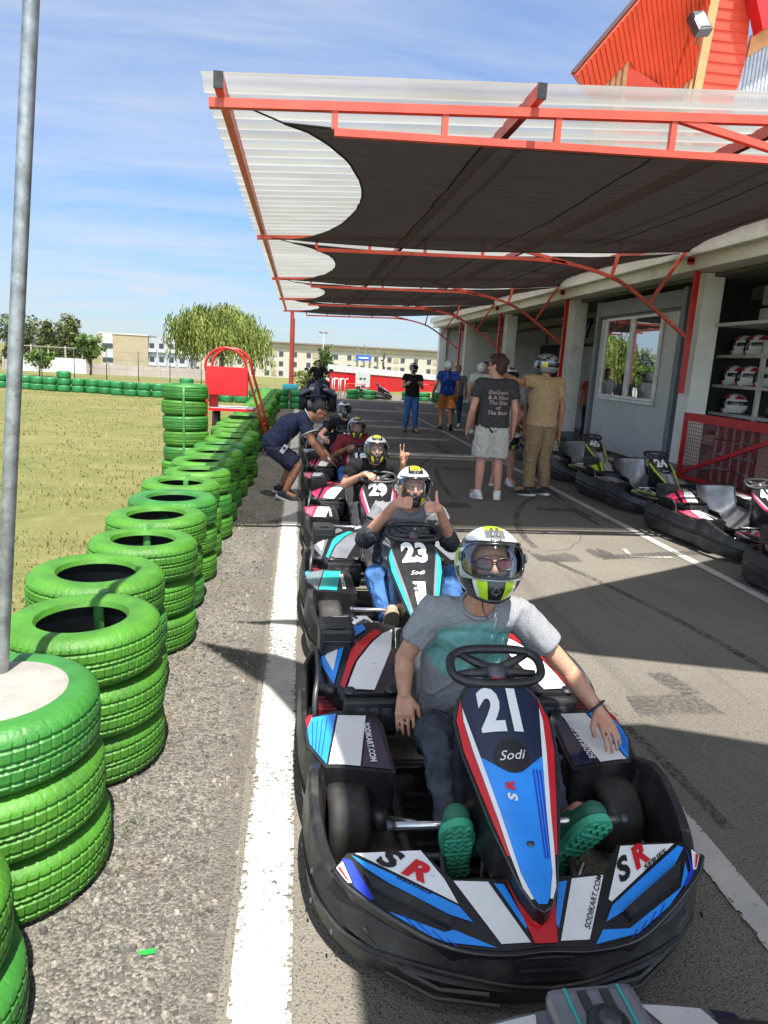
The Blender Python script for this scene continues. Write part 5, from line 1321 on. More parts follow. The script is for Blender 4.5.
def person(label, J, loc=(0, 0, 0), S=1., sk=SKL, vox=.008, shirt=None, sleeve=.45, hem=.02, trousers=None, tlen=1., tr=(1., 1.), shoes=None, sole=None, hair=None, helmet=None, hands=None, group=None, sbag=1., faceless=False, face=None, cvox=None, shs=1.):
    t = thing('person', label, 'person', loc, 0, group)
    tread = J.pop('tread', 0); J = {k: V(v) for k, v in J.items()}
    lat = (J['shR']-J['shL']).normalized(); sp = (J['nek']-J['pel']).normalized(); fw = sp.cross(lat).normalized()
    fw = -fw if fw.dot(J['fwd']) < 0 else fw; lat = lat
    F = (lat, fw, sp)
    mid = J['pel'].lerp(J['che'], .5)
    def torso(g=0.):
        return [ell(J['pel']+sp*.01*S, ((.160+g)*S, (.108+g)*S, (.115+g)*S), F), ell(mid, ((.145+g)*S, (.102+g)*S, (.15+g)*S), F), ell(J['che'], ((.158+g)*S, (.112+g)*S, (.165+g)*S), F),
                ell(J['che'].lerp(J['nek'], .45)+fw*.01*S, ((.150+g)*S, (.095+g)*S, (.10+g*.6)*S), F),
                cap(J['shL'], J['nek']-sp*.05*S-lat*.02, (.058+g)*S, (.066+g)*S), cap(J['shR'], J['nek']-sp*.05*S+lat*.02, (.058+g)*S, (.066+g)*S),
                ]
    body = torso()+[cap(J['shL']*.25+J['nek']*.75-sp*.015*S, J['nek'], .05*S, .048*S), cap(J['shR']*.25+J['nek']*.75-sp*.015*S, J['nek'], .05*S, .048*S)]
    body.append(cap(J['nek']-sp*.06*S, J['hed']-J['hup']*.045*S, .060*S, .055*S))
    hp, hg, HF = head_prims(J['hed'], J['face'], J['hup'], S)
    body += hp
    for s in 'LR':
        a, e, w = J['sh'+s], J['el'+s], J['wr'+s]
        body += [cap(a, e, .050*S, .039*S), cap(e, e.lerp(w, .35), .039*S, .041*S), cap(e.lerp(w, .35), w, .041*S, .027*S)]
        hd = (hands or {}).get(s)
        d = (w-e).normalized()
        if hd is None: body += hand(w, d, -lat if s == 'R' else lat, fw, S, .4)
        else: body += hand(w, hd.get('d', d), hd['n'], hd['s'], S*hd.get('S', 1), hd.get('curl', .4), hd.get('thumb', 'rest'), hd.get('fingers'), hd.get('spread', 0))
        h, k, an = J['hi'+s], J['kn'+s], J['an'+s]; lg = .84 if tlen > .5 else 1.
        body += [cap(h, h.lerp(k, .5), .086*S, .074*S), cap(h.lerp(k, .5), k, .074*S*lg, .055*S*lg), cap(k, k.lerp(an, .32), .053*S*lg, .057*S*lg), cap(k.lerp(an, .32), an, .057*S*lg, .036*S), cap(an, J['to'+s], .036*S, .03*S)]
    blob('body', body, sk, vox, t, 3)
    cv = cvox or vox*1.25
    out = {}
    if shirt:
        g = .014*sbag; P = torso(g)
        b0 = J['pel']-sp*hem*S; 
        P.append(eloft([(b0, lat, fw, (.176+.01*sbag)*S, (.128+.01*sbag)*S), (mid, lat, fw, (.166+.008*sbag)*S, (.122+.008*sbag)*S), (J['che'], lat, fw, (.172+g)*S, (.122+g)*S), (J['che']+sp*.1*S, lat, fw, .16*S, .11*S)]))
        for s in 'LR':
            a, e = J['sh'+s], J['el'+s]; q = a.lerp(e, sleeve); P += [cap(a, a.lerp(q, .3), (.062+g*.5)*S, (.062+g*.5)*S), cap(a.lerp(q, .1), q, (.063+g*.4)*S, (.062+.012*sbag)*S, 16, False)]
        out['shirt'] = blob('shirt', P, shirt, cv, t, 3, .0055*S, 9., random.random()*50, (1, 1, .8))
        b = MB(); rr = .068*S
        c0 = J['nek']+sp*.012*S
        ringp = [c0+lat*(rr*math.cos(a))+fw*(rr*.95*math.sin(a)+.012*S)-sp*(.024*S*(math.sin(a)*.8)) for a in [2*PI*i/24 for i in range(24)]]
        b.tube(ringp, .0085*S, shirt, 6, closed=True); b.build('collar', out['shirt'])
    if trousers:
        P = [ell(J['pel']-sp*.01*S, (.172*S, .122*S, .105*S), F)]
        wl = J['pel']+sp*.085*S
        for s in 'LR':
            h, k, an = J['hi'+s], J['kn'+s], J['an'+s]
            e1 = k
            if tlen <= .5:
                q = h.lerp(k, tlen*2); P += [cap(h, h.lerp(q, .3), .102*S, .100*S*tr[0]), cap(h.lerp(q, .15), q, .100*S*tr[0], .098*S*tr[1], 18, False)]
            else:
                q = k.lerp(an, (tlen-.5)*2); P += [cap(h, h.lerp(k, .5), .100*S, .090*S*tr[0]), cap(h.lerp(k, .5), k, .090*S*tr[0], .072*S*tr[0]), cap(k, k.lerp(an, .3), .071*S*tr[0], .070*S*tr[1]), cap(k.lerp(an, .2), q, .070*S*tr[1], .055*S*tr[1], 16, False)]
        out['trousers'] = blob('trousers' if tlen > .5 else 'shorts', P, trousers, cv, t, 2, .008*S, 10., random.random()*50, (1, 1, .55))
    if shoes:
        for s in 'LR':
            an, to = J['an'+s], J['to'+s]; d = (to-an); d = d.normalized(); u = J.get('up'+s, V((0, 0, 1))); u = (u-d*u.dot(d)).normalized(); r = d.cross(u)
            heel = an-u*.045*S-d*.045*S; tip = heel+d*.235*S
            zs = S*shs
            heel = an-u*.045*zs-d*.045*zs; tip = heel+d*.235*zs
            P = [cap(an+u*.005*S, an-u*.03*S-d*.012*S, .046*S, .048*S), cap(heel+u*.012*zs, heel+d*.1*zs+u*.014*zs, .041*zs, .044*zs), cap(heel+d*.1*zs+u*.014*zs, tip-d*.03*zs+u*.006*zs, .045*zs, .037*zs), cap(an-u*.02*zs, heel+d*.13*zs+u*.03*zs, .044*zs, .036*zs)]
            o = blob('shoe', P, shoes, max(.005, vox*.8), t, 3)
            b = MB(); oo = [(-.05, .0), (-.045, .03), (.0, .04), (.1, .042), (.16, .05), (.22, .04), (.245, .0), (.22, -.034), (.16, -.042), (.1, -.036), (0, -.036), (-.045, -.028)]
            oo = crom([(a, c, 0) for a, c in oo], 3, True)
            base = heel-u*.034*zs
            def T(a, c, z): return base+d*(a*zs)+r*(c*1.04*zs)+u*(z*S)
            n = len(oo); vs = [T(p.x, p.y, z) for z in (-.004, .022) for p in oo]
            b.add(vs, [list(range(n))[::-1], [n+i for i in range(n)]]+[[i, (i+1) % n, n+(i+1) % n, n+i] for i in range(n)], sole or shoes, False)
            if tread:
                for j in range(11):
                    x0 = -.03+.025*j; b.tube([T(x0+.012*math.cos(q*3.1+j), -.034+.0115*q, -.006) for q in range(7)], .006*S, sole or shoes, 5)
            b.build('sole', o)
    if hair:
        b = blob('hair', hair(hg, HF, S), hair.mat, max(.005, vox*.8), t, 2, .004*S, 40., 3)
    if not helmet and face is not None:
        b = MB(); dk = mat('dark_eyes', (.02, .012, .01), .3)
        for s in (-1, 1):
            b.lathe([(.001, .006*S), (.010*S, .003*S), (.013*S, 0)], dk, 8, M.Translation(hg(s*.032, .083, .004)) @ J['face'].to_track_quat('Z', 'Y').to_matrix().to_4x4())
            b.tube([hg(s*.018, .094, .026), hg(s*.034, .094, .03), hg(s*.05, .082, .024)], .004*S, dk, 5)
        b.build('eyes', t)
    if helmet: build_helmet(J['hed']-J['hup']*.008*S, J['face'], J['hup'], helmet, t, max(S, .97) if helmet != 'lime' else 1.08)
    out['root'] = t; out['g'] = hg; out['F'] = HF; out['T'] = F
    return out

# ------------------------------------------------------------------ helmets
hw = mat('helmet_white', (.72, .72, .71), .25, coat=.5, var=.04); hk = mat('helmet_black', (.014, .014, .016), .3, coat=.4); hy = mat('helmet_yellow', (.72, .62, .02), .3, coat=.4)
hl = mat('helmet_lime', (.42, .66, .015), .3, coat=.4); hs = mat('helmet_silver', (.38, .39, .40), .28, .4, coat=.4); hr = mat('helmet_red', (.5, .02, .025), .3, coat=.4); hd_ = mat('helmet_grey', (.10, .105, .11), .35, coat=.3)
hpad = mat('helmet_lining', (.012, .012, .013), .9)
def visor_mat(name, dark, tint):
    m, nt, out = newmat(name); g = nd(nt, 'ShaderNodeBsdfGlossy', i_Roughness=.04); g.inputs[0].default_value = (.9, .93, 1, 1)
    tr = nd(nt, 'ShaderNodeBsdfTransparent'); tr.inputs[0].default_value = c4(tint); fr = nd(nt, 'ShaderNodeFresnel', i_IOR=1.5)
    ad = nd(nt, 'ShaderNodeMath', operation='ADD'); ad.operation = 'MULTIPLY_ADD'; ad.inputs[1].default_value = .2; ad.inputs[2].default_value = dark; nt.links.new(fr.outputs[0], ad.inputs[0])
    mx = nd(nt, 'ShaderNodeMixShader'); nt.links.new(ad.outputs[0], mx.inputs[0]); nt.links.new(tr.outputs[0], mx.inputs[1]); nt.links.new(g.outputs[0], mx.inputs[2]); nt.links.new(mx.outputs[0], out.inputs[0]); return m
vclear = visor_mat('clear_visor', .01, (.80, .86, .88)); vsmoke = visor_mat('smoke_visor', .05, (.10, .11, .13))
def pat(kind):
    def f(az, el):
        a = abs(az)
        topw = 26/max(.25, math.cos(R(min(85, el)))) if el < 80 else 180
        if kind == 'lime':
            if el < -8 and a < 72: return hk if a < 17 else hl if a < 36 else hw if a < 44 else hk if el < -20 else hw
            if el > 58 and el < 84 and a < 16/max(.2, math.cos(R(el))): return hl
            if el > 36 and a < 17/max(.2, math.cos(R(el))): return hd_
            if a > 40 and el > 22 and el < 30+.25*(a-40): return hk
            if a > 75 and el > 0 and el < 26: return hl if a < 115 else hk
            if a > 70 and el < -5: return hk if a < 120 else hw
            return hw
        if kind in ('yellow', 'silver_yellow'):
            base = hw if kind == 'yellow' else hs
            if el < -8 and a < 72: return hk if a < 20 else hy if a < 34 else hk if a < 55 else base
            if el > 56 and el < 86 and a < 17/max(.2, math.cos(R(el))): return hy
            if el > 40 and a < 26/max(.2, math.cos(R(el))): return hk
            if a > 60 and el > 4 and el < 22: return hk
            return base
        if kind == 'white':
            if el < -8 and a < 72: return hk if a < 14 else hd_ if a < 30 else hw
            if el > 44 and a < 22/max(.2, math.cos(R(el))): return hd_
            if a > 70 and el < 22: return hk if a < 110 and el > -6 else hw
            return hw
        if kind == 'shelf':
            if el > 30 and abs(math.sin(R(az*2)))*40+18 > el > 26: return hr
            if el > 48 and (a < 18 or 50 < a < 75): return hr if el < 66 else hk
            if el < -12 and a < 80: return hr if 20 < a < 46 else hk if a < 20 else hw
            if a > 75 and -2 < el < 18: return hk
            return hw
        if kind == 'grey':
            if el > 15 and (int((az+200)/22)+int(el/14)) % 3 == 0: return hk
            if el < -10 and a < 70: return hd_
            if a > 80 and el < 10 and el > -14: return hy if a < 100 else hk
            return hs
        return hk
    return f
def build_helmet(c, f, u, kind, parent, S=1., visor=True, name='helmet'):
    r, f, u = frame(f, u); c = V(c); H = .92*S
    def P(az, el, k=1.):
        ca, sa = math.cos(R(az)), math.sin(R(az)); ce, se = math.cos(R(el)), math.sin(R(el))
        x = .121*sa*ce; y = .152*ca*ce-.010; z = .134*se+.018
        if el < 0:
            chin = max(0, ca)**1.5*min(1, -el/28); y += .020*chin; x *= 1-.05*min(1, -el/50); z -= .028*chin
        if ca < 0: y -= .01*math.sin(R(az/2))**2*ce
        return c+(r*x+f*y+u*z)*H*k
    OPA, OPL, OPH = 60, -17, 27
    def inop(az, el): return (abs(az)/OPA)**4+(abs(el-(OPL+OPH)/2)/((OPH-OPL)/2))**4 < 1
    pf = pat(kind); hb_ = MB(); nA, nE = (240, 110) if kind == 'lime' else (150, 70)
    e0, e1 = -52, 90
    def fn(i, j): return P(-180+360*i, e0+(e1-e0)*j)
    def mf(i, j):
        az, el = -180+360*i, e0+(e1-e0)*j
        return None if inop(az, el) else pf(az, el)
    hb_.grid(nA, nE, fn, hw, True, True, mf)
    hb_.grid(60, 28, lambda i, j: P(-180+360*i, e0+(e1-e0)*j, .93), hpad, True, True, lambda i, j: None if inop(-180+360*i, e0+(e1-e0)*j) else hpad, flip=True)
    ring = [P(OPA*math.copysign(abs(math.cos(a))**.5, math.cos(a)), (OPL+OPH)/2+(OPH-OPL)/2*math.copysign(abs(math.sin(a))**.5, math.sin(a)), 1.0) for a in [2*PI*i/56 for i in range(56)]]
    hb_.tube(ring, .0052*S, hk, 6, closed=True)
    rim = [P(-180+360*i/60, e0, .975) for i in range(60)]; hb_.tube(rim, .009*S, hk, 6, closed=True)
    # vents
    for s in (-1, 1): hb_.tube([P(s*6, 40, 1.012), P(s*9, 60, 1.012)], .006*S, hd_, 6)
    hb_.tube([P(-9, -33, 1.01), P(0, -38, 1.012), P(9, -33, 1.01), P(0, -26, 1.01)], .003*S, hd_, 5, closed=True)
    hb_.lathe([(.001, .008*S), (.014*S, .007*S), (.018*S, 0)], hd_, 12, M.Translation(P(64, 8, 1.03)) @ r.to_track_quat('Z', 'Y').to_matrix().to_4x4()); hb_.lathe([(.001, .008*S), (.014*S, .007*S), (.018*S, 0)], hd_, 12, M.Translation(P(-64, 8, 1.03)) @ (-r).to_track_quat('Z', 'Y').to_matrix().to_4x4())
    if kind in ('lime', 'yellow', 'silver_yellow'):
        vs, fs = textmesh('BOXS', .03, 0, 'CENTER'); hb_.add([P(x*8.6, 30.5+y*7.5, 1.012) for x, y in vs], fs, hk, False)
    if parent is not None: o = hb_.build(name, parent)
    else: o = hb_.build(name)
    if visor:
        b = MB(); vm = vclear if kind in ('lime', 'yellow', 'silver_yellow') else vsmoke
        b.grid(28, 12, lambda i, j: P(-66+132*i, -19+49*j, 1.028), vm)
        fr_ = [P(-66+132*i/27, 30, 1.03) for i in range(28)]; b.tube(fr_, .003*S, hk, 5)
        fr_ = [P(-66+132*i/27, -19, 1.03) for i in range(28)]; b.tube(fr_, .0026*S, hs if kind == 'lime' else hk, 5)
        b.build('visor', o)
    return o

# hair shapes
def hair_short(m):
    def f(g, F, S):
        return [ell(g(0, -.022, .050), (.077*S, .088*S, .080*S), F), ell(g(0, -.036, .02), (.0785*S, .076*S, .078*S), F), ell(g(0, .045, .092), (.052*S, .036*S, .024*S), F)]
    f.mat = m; return f
def hair_thick(m):
    def f(g, F, S):
        P = [ell(g(0, -.025, .052), (.088*S, .100*S, .092*S), F), ell(g(0, -.055, -.01), (.078*S, .062*S, .085*S), F), ell(g(0, .04, .108), (.062*S, .05*S, .034*S), F)]
        rn = random.Random(4)
        for i in range(26):
            a = rn.random()*6.28; e = rn.uniform(.0, 1.4); P.append(ell(g(.082*math.cos(a)*math.cos(e), -.028+.09*math.sin(a)*math.cos(e), .045+.085*math.sin(e)), .024*S, F, 8, 6))
        return [p for p in P]
    f.mat = m; return f
hb_dark = mat('black_hair', (.012, .010, .009), .6, var=.3, vscale=60, bump=.5, bscale=200); hb_brown = mat('auburn_hair', (.060, .018, .010), .6, var=.35, vscale=60, bump=.5, bscale=200)

# ------------------------------------------------------------------ drivers
def driver(kx, ky, label, helmet, S, sk, shirt, trousers, shoes, sole, arms, headpos=(.0, .84, .955), face=(0, -1, .06), vox=.007, **kw):
    J = dict(pel=(0, 1.10, .23), che=(0, 1.02, .56), nek=(0, .93, .78), hed=headpos, face=face, hup=(0, .02, 1), fwd=(0, -1, 0),
             shL=(-.175, .97, .735), shR=(.175, .97, .735), hiL=(-.09, 1.06, .19), hiR=(.09, 1.06, .19),
             knL=(-.155, .70, .40), knR=(.185, .70, .40), anL=(-.15, .435, .205), anR=(.19, .43, .205), toL=(-.16, .385, .30), toR=(.225, .385, .30), upL=(0, .75, .35), upR=(0, .75, .35))
    J.update(arms); J.update(kw.pop('legs', {}))
    return person(label, J, (kx, ky, 0), S, sk, vox, shirt, trousers=trousers, shoes=shoes, sole=sole, helmet=helmet, **kw)
teal_sole = mat('green_shoe_sole', (.045, .34, .20), .65, var=.2, vscale=12, dirt=(.16, .15, .10), dscale=14, dlo=.55, dhi=.8); tsole2 = mat('tan_sole', (.27, .215, .15), .8, var=.15); whsole = mat('white_sole', (.6, .6, .58), .7); 
blkshoe = mat('black_shoe', (.02, .02, .022), .6); greenshoe = mat('green_shoe', (.02, .13, .08), .7)
denim = cloth('black_denim', (.040, .045, .058), .35, 14); bdenim = cloth('blue_denim', (.04, .10, .24), .3, 12)
def print_shirt():
    m, nt, out = newmat('grey_marl_shirt'); p = nd(nt, 'ShaderNodeBsdfPrincipled'); tc = nd(nt, 'ShaderNodeTexCoord').outputs['Object']
    base, _, n = noise_mix(nt, tc, 260, (.17, .175, .19), (.30, .305, .32), .35, .65, 3)
    # faded turquoise print on the chest, with a ragged rim
    mp = nd(nt, 'ShaderNodeMapping'); mp.inputs['Location'].default_value = (0, 0, -.615*6.6); mp.inputs['Scale'].default_value = (5.0, 0, 6.6)
    nt.links.new(tc, mp.inputs[0])
    gr = nd(nt, 'ShaderNodeVectorMath', operation='LENGTH'); nt.links.new(mp.outputs[0], gr.inputs[0])
    nn = nd(nt, 'ShaderNodeTexNoise', i_Scale=22., i_Detail=5.); nt.links.new(tc, nn.inputs['Vector'])
    ad = nd(nt, 'ShaderNodeMath', operation='MULTIPLY_ADD'); ad.inputs[1].default_value = .45; nt.links.new(nn.outputs['Fac'], ad.inputs[0]); nt.links.new(gr.outputs['Value'], ad.inputs[2])
    mr = nd(nt, 'ShaderNodeMapRange', i_1=1.0, i_2=1.12, i_3=.8, i_4=0.); nt.links.new(ad.outputs[0], mr.inputs[0])
    tq, _, _ = noise_mix(nt, tc, 30, (.08, .33, .30), (.19, .42, .39), .35, .65, 6)
    ge = nd(nt, 'ShaderNodeSeparateXYZ'); gn = nd(nt, 'ShaderNodeTexCoord'); nt.links.new(tc, ge.inputs[0])
    lt = nd(nt, 'ShaderNodeMath', operation='LESS_THAN'); lt.inputs[1].default_value = 1.02; nt.links.new(ge.outputs[1], lt.inputs[0])
    mu = nd(nt, 'ShaderNodeMath', operation='MULTIPLY'); nt.links.new(mr.outputs[0], mu.inputs[0]); nt.links.new(lt.outputs[0], mu.inputs[1])
    mx = nd(nt, 'ShaderNodeMix', data_type='RGBA'); nt.links.new(mu.outputs[0], mx.inputs[0]); nt.links.new(base, mx.inputs[6]); nt.links.new(tq, mx.inputs[7])
    nt.links.new(mx.outputs[2], p.inputs['Base Color']); p.inputs['Roughness'].default_value = .95; p.inputs['Specular IOR Level'].default_value = .1
    bp = nd(nt, 'ShaderNodeBump', i_Strength=.2, i_Distance=.003); nt.links.new(n, bp.inputs['Height']); nt.links.new(bp.outputs[0], p.inputs['Normal'])
    nt.links.new(p.outputs[0], out.inputs[0]); return m
d21 = driver(.67, 1.47, 'bearded driver in grey shirt, lime and white helmet and sunglasses in the front kart', 'lime', .92, SKL, print_shirt(), denim, greenshoe, teal_sole,
    dict(shL=(-.155, .95, .75), shR=(.166, .94, .752), nek=(0, .91, .795), face=(-.10, -1, .34), elL=(-.245, .985, .555), wrL=(-.245, .935, .43), elR=(.37, .89, .545), wrR=(.462, .80, .432), hed=(.012, .835, .965), tread=1,
         knL=(-.165, .69, .41), knR=(.19, .67, .41), toL=(-.165, .385, .31), toR=(.235, .385, .31)),
    shs=1.2, vox=.0045, sbag=.75, sleeve=.58, hem=.02, cvox=.0065, tr=(.92, .9), tlen=.97,
    hands=dict(L=dict(d=(.02, -.42, -.85), n=(.25, .8, -.5), s=(1, 0, -.1), curl=.28, S=1.04, spread=.025), R=dict(d=(.22, -.75, -.5), n=(-.1, .3, -.95), s=(-.9, -.25, 0), curl=.26, S=1.04, spread=.04)))
# sunglasses, moustache, wristband
g, (r_, f_, u_), t = d21['g'], d21['F'], d21['root']
b = MB(); red_l = mat('red_lens', (.07, .006, .005), .12, coat=.3); fr = mat('dark_frame', (.02, .012, .01), .3)
for s in (-1, 1):
    pts = [g(s*(.037+.029*math.copysign(abs(math.cos(a))**.7, math.cos(a))), .106-.14*(.029*math.cos(a))**1*(1)*.6, .006+.021*math.copysign(abs(math.sin(a))**.8, math.sin(a))) for a in [2*PI*i/20 for i in range(20)]]
    c0 = g(s*.037, .110, .006); b.add(pts+[c0], [[i, (i+1) % 20, 20] for i in range(20)], red_l); b.tube(pts, .0036, fr, 6, closed=True); b.tube([g(s*.064, .096, .012), g(s*.084, .02, .01)], .003, fr, 5)
b.tube([g(-.009, .11, .012), g(.009, .11, .012)], .003, fr, 5); b.build('sunglasses', t)
def beard(g, F, S): return [cap(g(-.034, .088, -.046), g(0, .102, -.036), .009, .012, 8), cap(g(0, .102, -.036), g(.034, .088, -.046), .011, .008, 8), cap(g(-.05, .05, -.05), g(-.04, .06, -.085), .014, .018), cap(g(.05, .05, -.05), g(.04, .06, -.085), .014, .018)]
blob('beard', beard(g, d21['F'], 1), mat('brown_beard', (.030, .014, .008), .8, bump=.6, bscale=260, var=.4, vscale=90), .004, t, 1, .003, 90.)
b = MB(); w = V((.462, .80, .432)); e = V((.37, .89, .545)); p = e.lerp(w, .93); d = (w-e).normalized(); x = d.orthogonal().normalized(); y = d.cross(x)
b.tube([p+x*.034*math.cos(a)+y*.034*math.sin(a) for a in [2*PI*i/20 for i in range(20)]], .009, mat('navy_strap', (.015, .018, .05), .6), 6, closed=True, flat=.5); b.build('wristband', t)
b = MB(); b.tube([g(.035, .05, -.125), g(.03, .06, -.165), g(.015, .07, -.195)], .0025, hk, 5); b.build('chin_strap', t)

greyt = cloth('grey_tank', (.17, .175, .19)); blk_t = cloth('black_shirt', (.012, .012, .013)); navy_t = cloth('navy_polo', (.022, .026, .055), .2)
d23 = driver(.70, 3.26, 'driver in grey top giving two thumbs up, white helmet with yellow top', 'yellow', .92, SKP, greyt, bdenim, mat('beige_shoe', (.30, .25, .19), .8), tsole2,
    dict(elL=(-.27, .93, .57), wrL=(-.125, .68, .855), elR=(.27, .92, .56), wrR=(.135, .69, .83), hed=(.0, .85, .92), knL=(-.22, .70, .40), knR=(.24, .7, .40), anL=(-.155, .44, .21), anR=(.205, .44, .21), toL=(-.16, .385, .31), toR=(.21, .385, .31)),
    vox=.006, sleeve=.35, tlen=.97, hands=dict(L=dict(d=(.75, -.6, .15), n=(.5, .75, -.2), s=(.35, .2, .85), fingers=(1.35, 1.4, 1.4, 1.4), thumb='up'), R=dict(d=(-.75, -.6, .15), n=(-.5, .75, -.2), s=(-.35, .2, .85), fingers=(1.35, 1.4, 1.4, 1.4), thumb='up')))
ks = mat('navy_jacket_sleeve', (.02, .022, .03), .8)
blob('jacket', [cap((-.165, .98, .72), (-.27, .93, .57), .066, .06), cap((-.27, .93, .57), (-.23, .82, .63), .058, .05, 14, False), cap((.165, .98, .72), (.27, .92, .56), .066, .06), cap((.27, .92, .56), (.23, .83, .62), .058, .05, 14, False), cap((-.14, 1.02, .74), (-.14, 1.06, .4), .05, .06), cap((.14, 1.02, .74), (.14, 1.06, .4), .05, .06)], ks, .008, d23['root'], 3, .005, 12.)
d29 = driver(.68, 5.18, 'driver in black shirt making a peace sign, silver helmet with yellow', 'silver_yellow', .92, SKL, blk_t, cloth('dark_trousers', (.03, .03, .035)), blkshoe, whsole,
    dict(elL=(-.26, .96, .56), wrL=(-.10, .72, .70), elR=(.27, .93, .58), wrR=(.235, .80, .80), hed=(.0, .86, .895), shR=(.175, .96, .735)), vox=.007, sleeve=.5,
    hands=dict(L=dict(d=(.4, -.8, .1), n=(.2, .2, -.9), s=(.8, .5, 0), curl=.9), R=dict(d=(.08, -.1, 1), n=(0, -1, -.1), s=(-1, 0, 0), fingers=(.05, .05, 1.5, 1.5), thumb='in', spread=.16, S=1.1)))
d18 = driver(.69, 7.18, 'driver in dark jacket with grey helmet and yellow strip behind number 18', 'silver_yellow', .92, SKB, cloth('dark_red_shirt', (.16, .02, .03)), bdenim, blkshoe, whsole,
    dict(elL=(-.26, .96, .56), wrL=(-.14, .72, .66), elR=(.26, .95, .56), wrR=(.14, .72, .66), hed=(-.02, .87, .885)), vox=.01, sleeve=.9)
d12 = driver(.68, 9.35, 'driver in black shirt and white helmet leaning aside in kart 12', 'white', .95, SKP, blk_t, denim, blkshoe, whsole,
    dict(elL=(-.36, .92, .55), wrL=(-.30, .68, .52), elR=(.26, .95, .56), wrR=(.14, .72, .66), hed=(-.02, .92, .93)), vox=.011, sleeve=.5)

# ------------------------------------------------------------------ people on foot
def stand(h, head, arms=None, stride=0., lean=0., facing=None, spread=.07, bent=0.):
    """joints of a standing figure, heading in degrees (0 looks down the lane, away from the camera)"""
    a = R(head); f = V((math.sin(a), math.cos(a), 0)); r = V((math.cos(a), -math.sin(a), 0)); u = V((0, 0, 1))
    def g(x, y, z): return r*x*h+f*(y*h+lean*max(0, z-.5)*h)+u*z*h
    J = dict(pel=g(0, 0, .535), che=g(0, .0, .70), nek=g(0, -.005, .822), hed=g(0, .02, .925), fwd=f, face=f, hup=u, shL=g(-.107, -.005, .800), shR=g(.107, -.005, .800),
             hiL=g(-.052, 0, .50), hiR=g(.052, 0, .50), knL=g(-spread*.85, .015+stride*.5, .285), knR=g(spread*.85, .015-stride*.35, .285), anL=g(-spread, stride-.012, .047), anR=g(spread, -stride-.012, .047+.03*(stride > .03)),
             toL=g(-spread*1.35, stride+.09, .030), toR=g(spread*1.35, -stride+.085, .030), elL=g(-.145, -.025, .630), elR=g(.145, -.025, .630), wrL=g(-.150, .03, .485), wrR=g(.150, .03, .485))
    if arms:
        for k, v in arms.items(): J[k] = g(*v)
    if facing is not None: q = R(facing); J['face'] = V((math.sin(q), math.cos(q), 0))
    return J
char = cloth('charcoal_tee', (.045, .040, .042)); stone = cloth('stone_shorts', (.40, .37, .32), .1); tanc = cloth('tan_tee', (.36, .24, .13), .1); khaki = cloth('khaki_cargo', (.22, .15, .085), .15); whshoe = mat('white_trainer', (.68, .67, .65), .6)
pA = person('auburn haired man in charcoal printed tee and stone shorts seen from behind', stand(1.80, 6, dict(wrL=(-.165, .06, .49), elL=(-.150, -.02, .63)), facing=-48), (2.43, 8.62, 0), 1.08, SKP, .008, char, .52, .03, stone, .46, (1.12, 1.18), whshoe, whsole, hair_thick(hb_brown), sbag=1.5, face=1)
def bvh_of(o):
    me = o.data; return BVHTree.FromPolygons([v.co.copy() for v in me.vertices], [list(p.vertices) for p in me.polygons])
sh = pA['shirt']; bv = bvh_of(sh); tm = mat('pale_pink_print', (.42, .29, .26), .8)
Fl, Ff, Fu = pA['T']; Fl = Fl if Fl.x > 0 else -Fl; b = MB()
for i, ln in enumerate(('DoGood', '& A Nice', 'The Rite', 'of', 'The Best')): b.text3(ln, V((0, 0, 1.335-i*.062))-Ff*.3+Fl*.02, Fl*.066, V((0, 0, .066)), tm, .02, .12, 'CENTER', bv, Ff, .004)
b.build('lettering', sh)
pB = person('tall man in tan shirt, cargo trousers and dark helmet reaching forward', stand(1.86, -18, dict(elL=(-.21, .035, .80), wrL=(-.325, .09, .855), elR=(.150, -.02, .63), wrR=(.16, .0, .48), shL=(-.112, .01, .812)), facing=-62), (3.2, 9.0, 0), 1.12, SKT, .008, tanc, .55, .06, khaki, .97, (1.1, 1.05), mat('dark_trainer', (.025, .022, .02), .6), whsole, None, 'grey', sbag=1.5)
pC = person('half hidden person in grey helmet and shorts behind the charcoal tee', stand(1.66, 190, dict(wrR=(-.02, .14, .5), elR=(-.13, .06, .62))), (2.95, 9.75, 0), 1.0, SKP, .011, cloth('white_grey_tee', (.35, .34, .36)), .5, .03, cloth('red_grey_shorts', (.28, .08, .07)), .42, (1.1, 1.1), whshoe, whsole, None, 'white')
b = build_helmet(V((2.98, 9.42, .66)), V((-.6, -.7, 0)), V((.15, 0, 1)), 'lime', None, .95); tag(b, 'white, black and lime helmet held low behind the stone shorts', 'helmet')
pD = person('woman walking up in black tee, ripped blue jeans and black helmet', stand(1.66, 183, dict(elL=(-.14, .03, .65), wrL=(-.10, .14, .70), elR=(.14, .03, .65), wrR=(.10, .14, .70)), stride=.03), (2.72, 17, 0), .98, SKL, .011, blk_t, .4, .03, bdenim, .98, (1.02, 1.0), blkshoe, blkshoe, None, 'white')
pE = person('man in royal blue tee and rust shorts walking away with a helmet', stand(1.78, 5, dict(elL=(-.17, .0, .64), wrL=(-.2, .08, .52)), stride=.07), (3.78, 17.9, 0), 1.06, SKT, .012, cloth('royal_blue_tee', (.012, .035, .17)), .45, .03, cloth('rust_shorts', (.32, .10, .025)), .44, (1.12, 1.15), blkshoe, blkshoe, None, 'white', sbag=1.3)
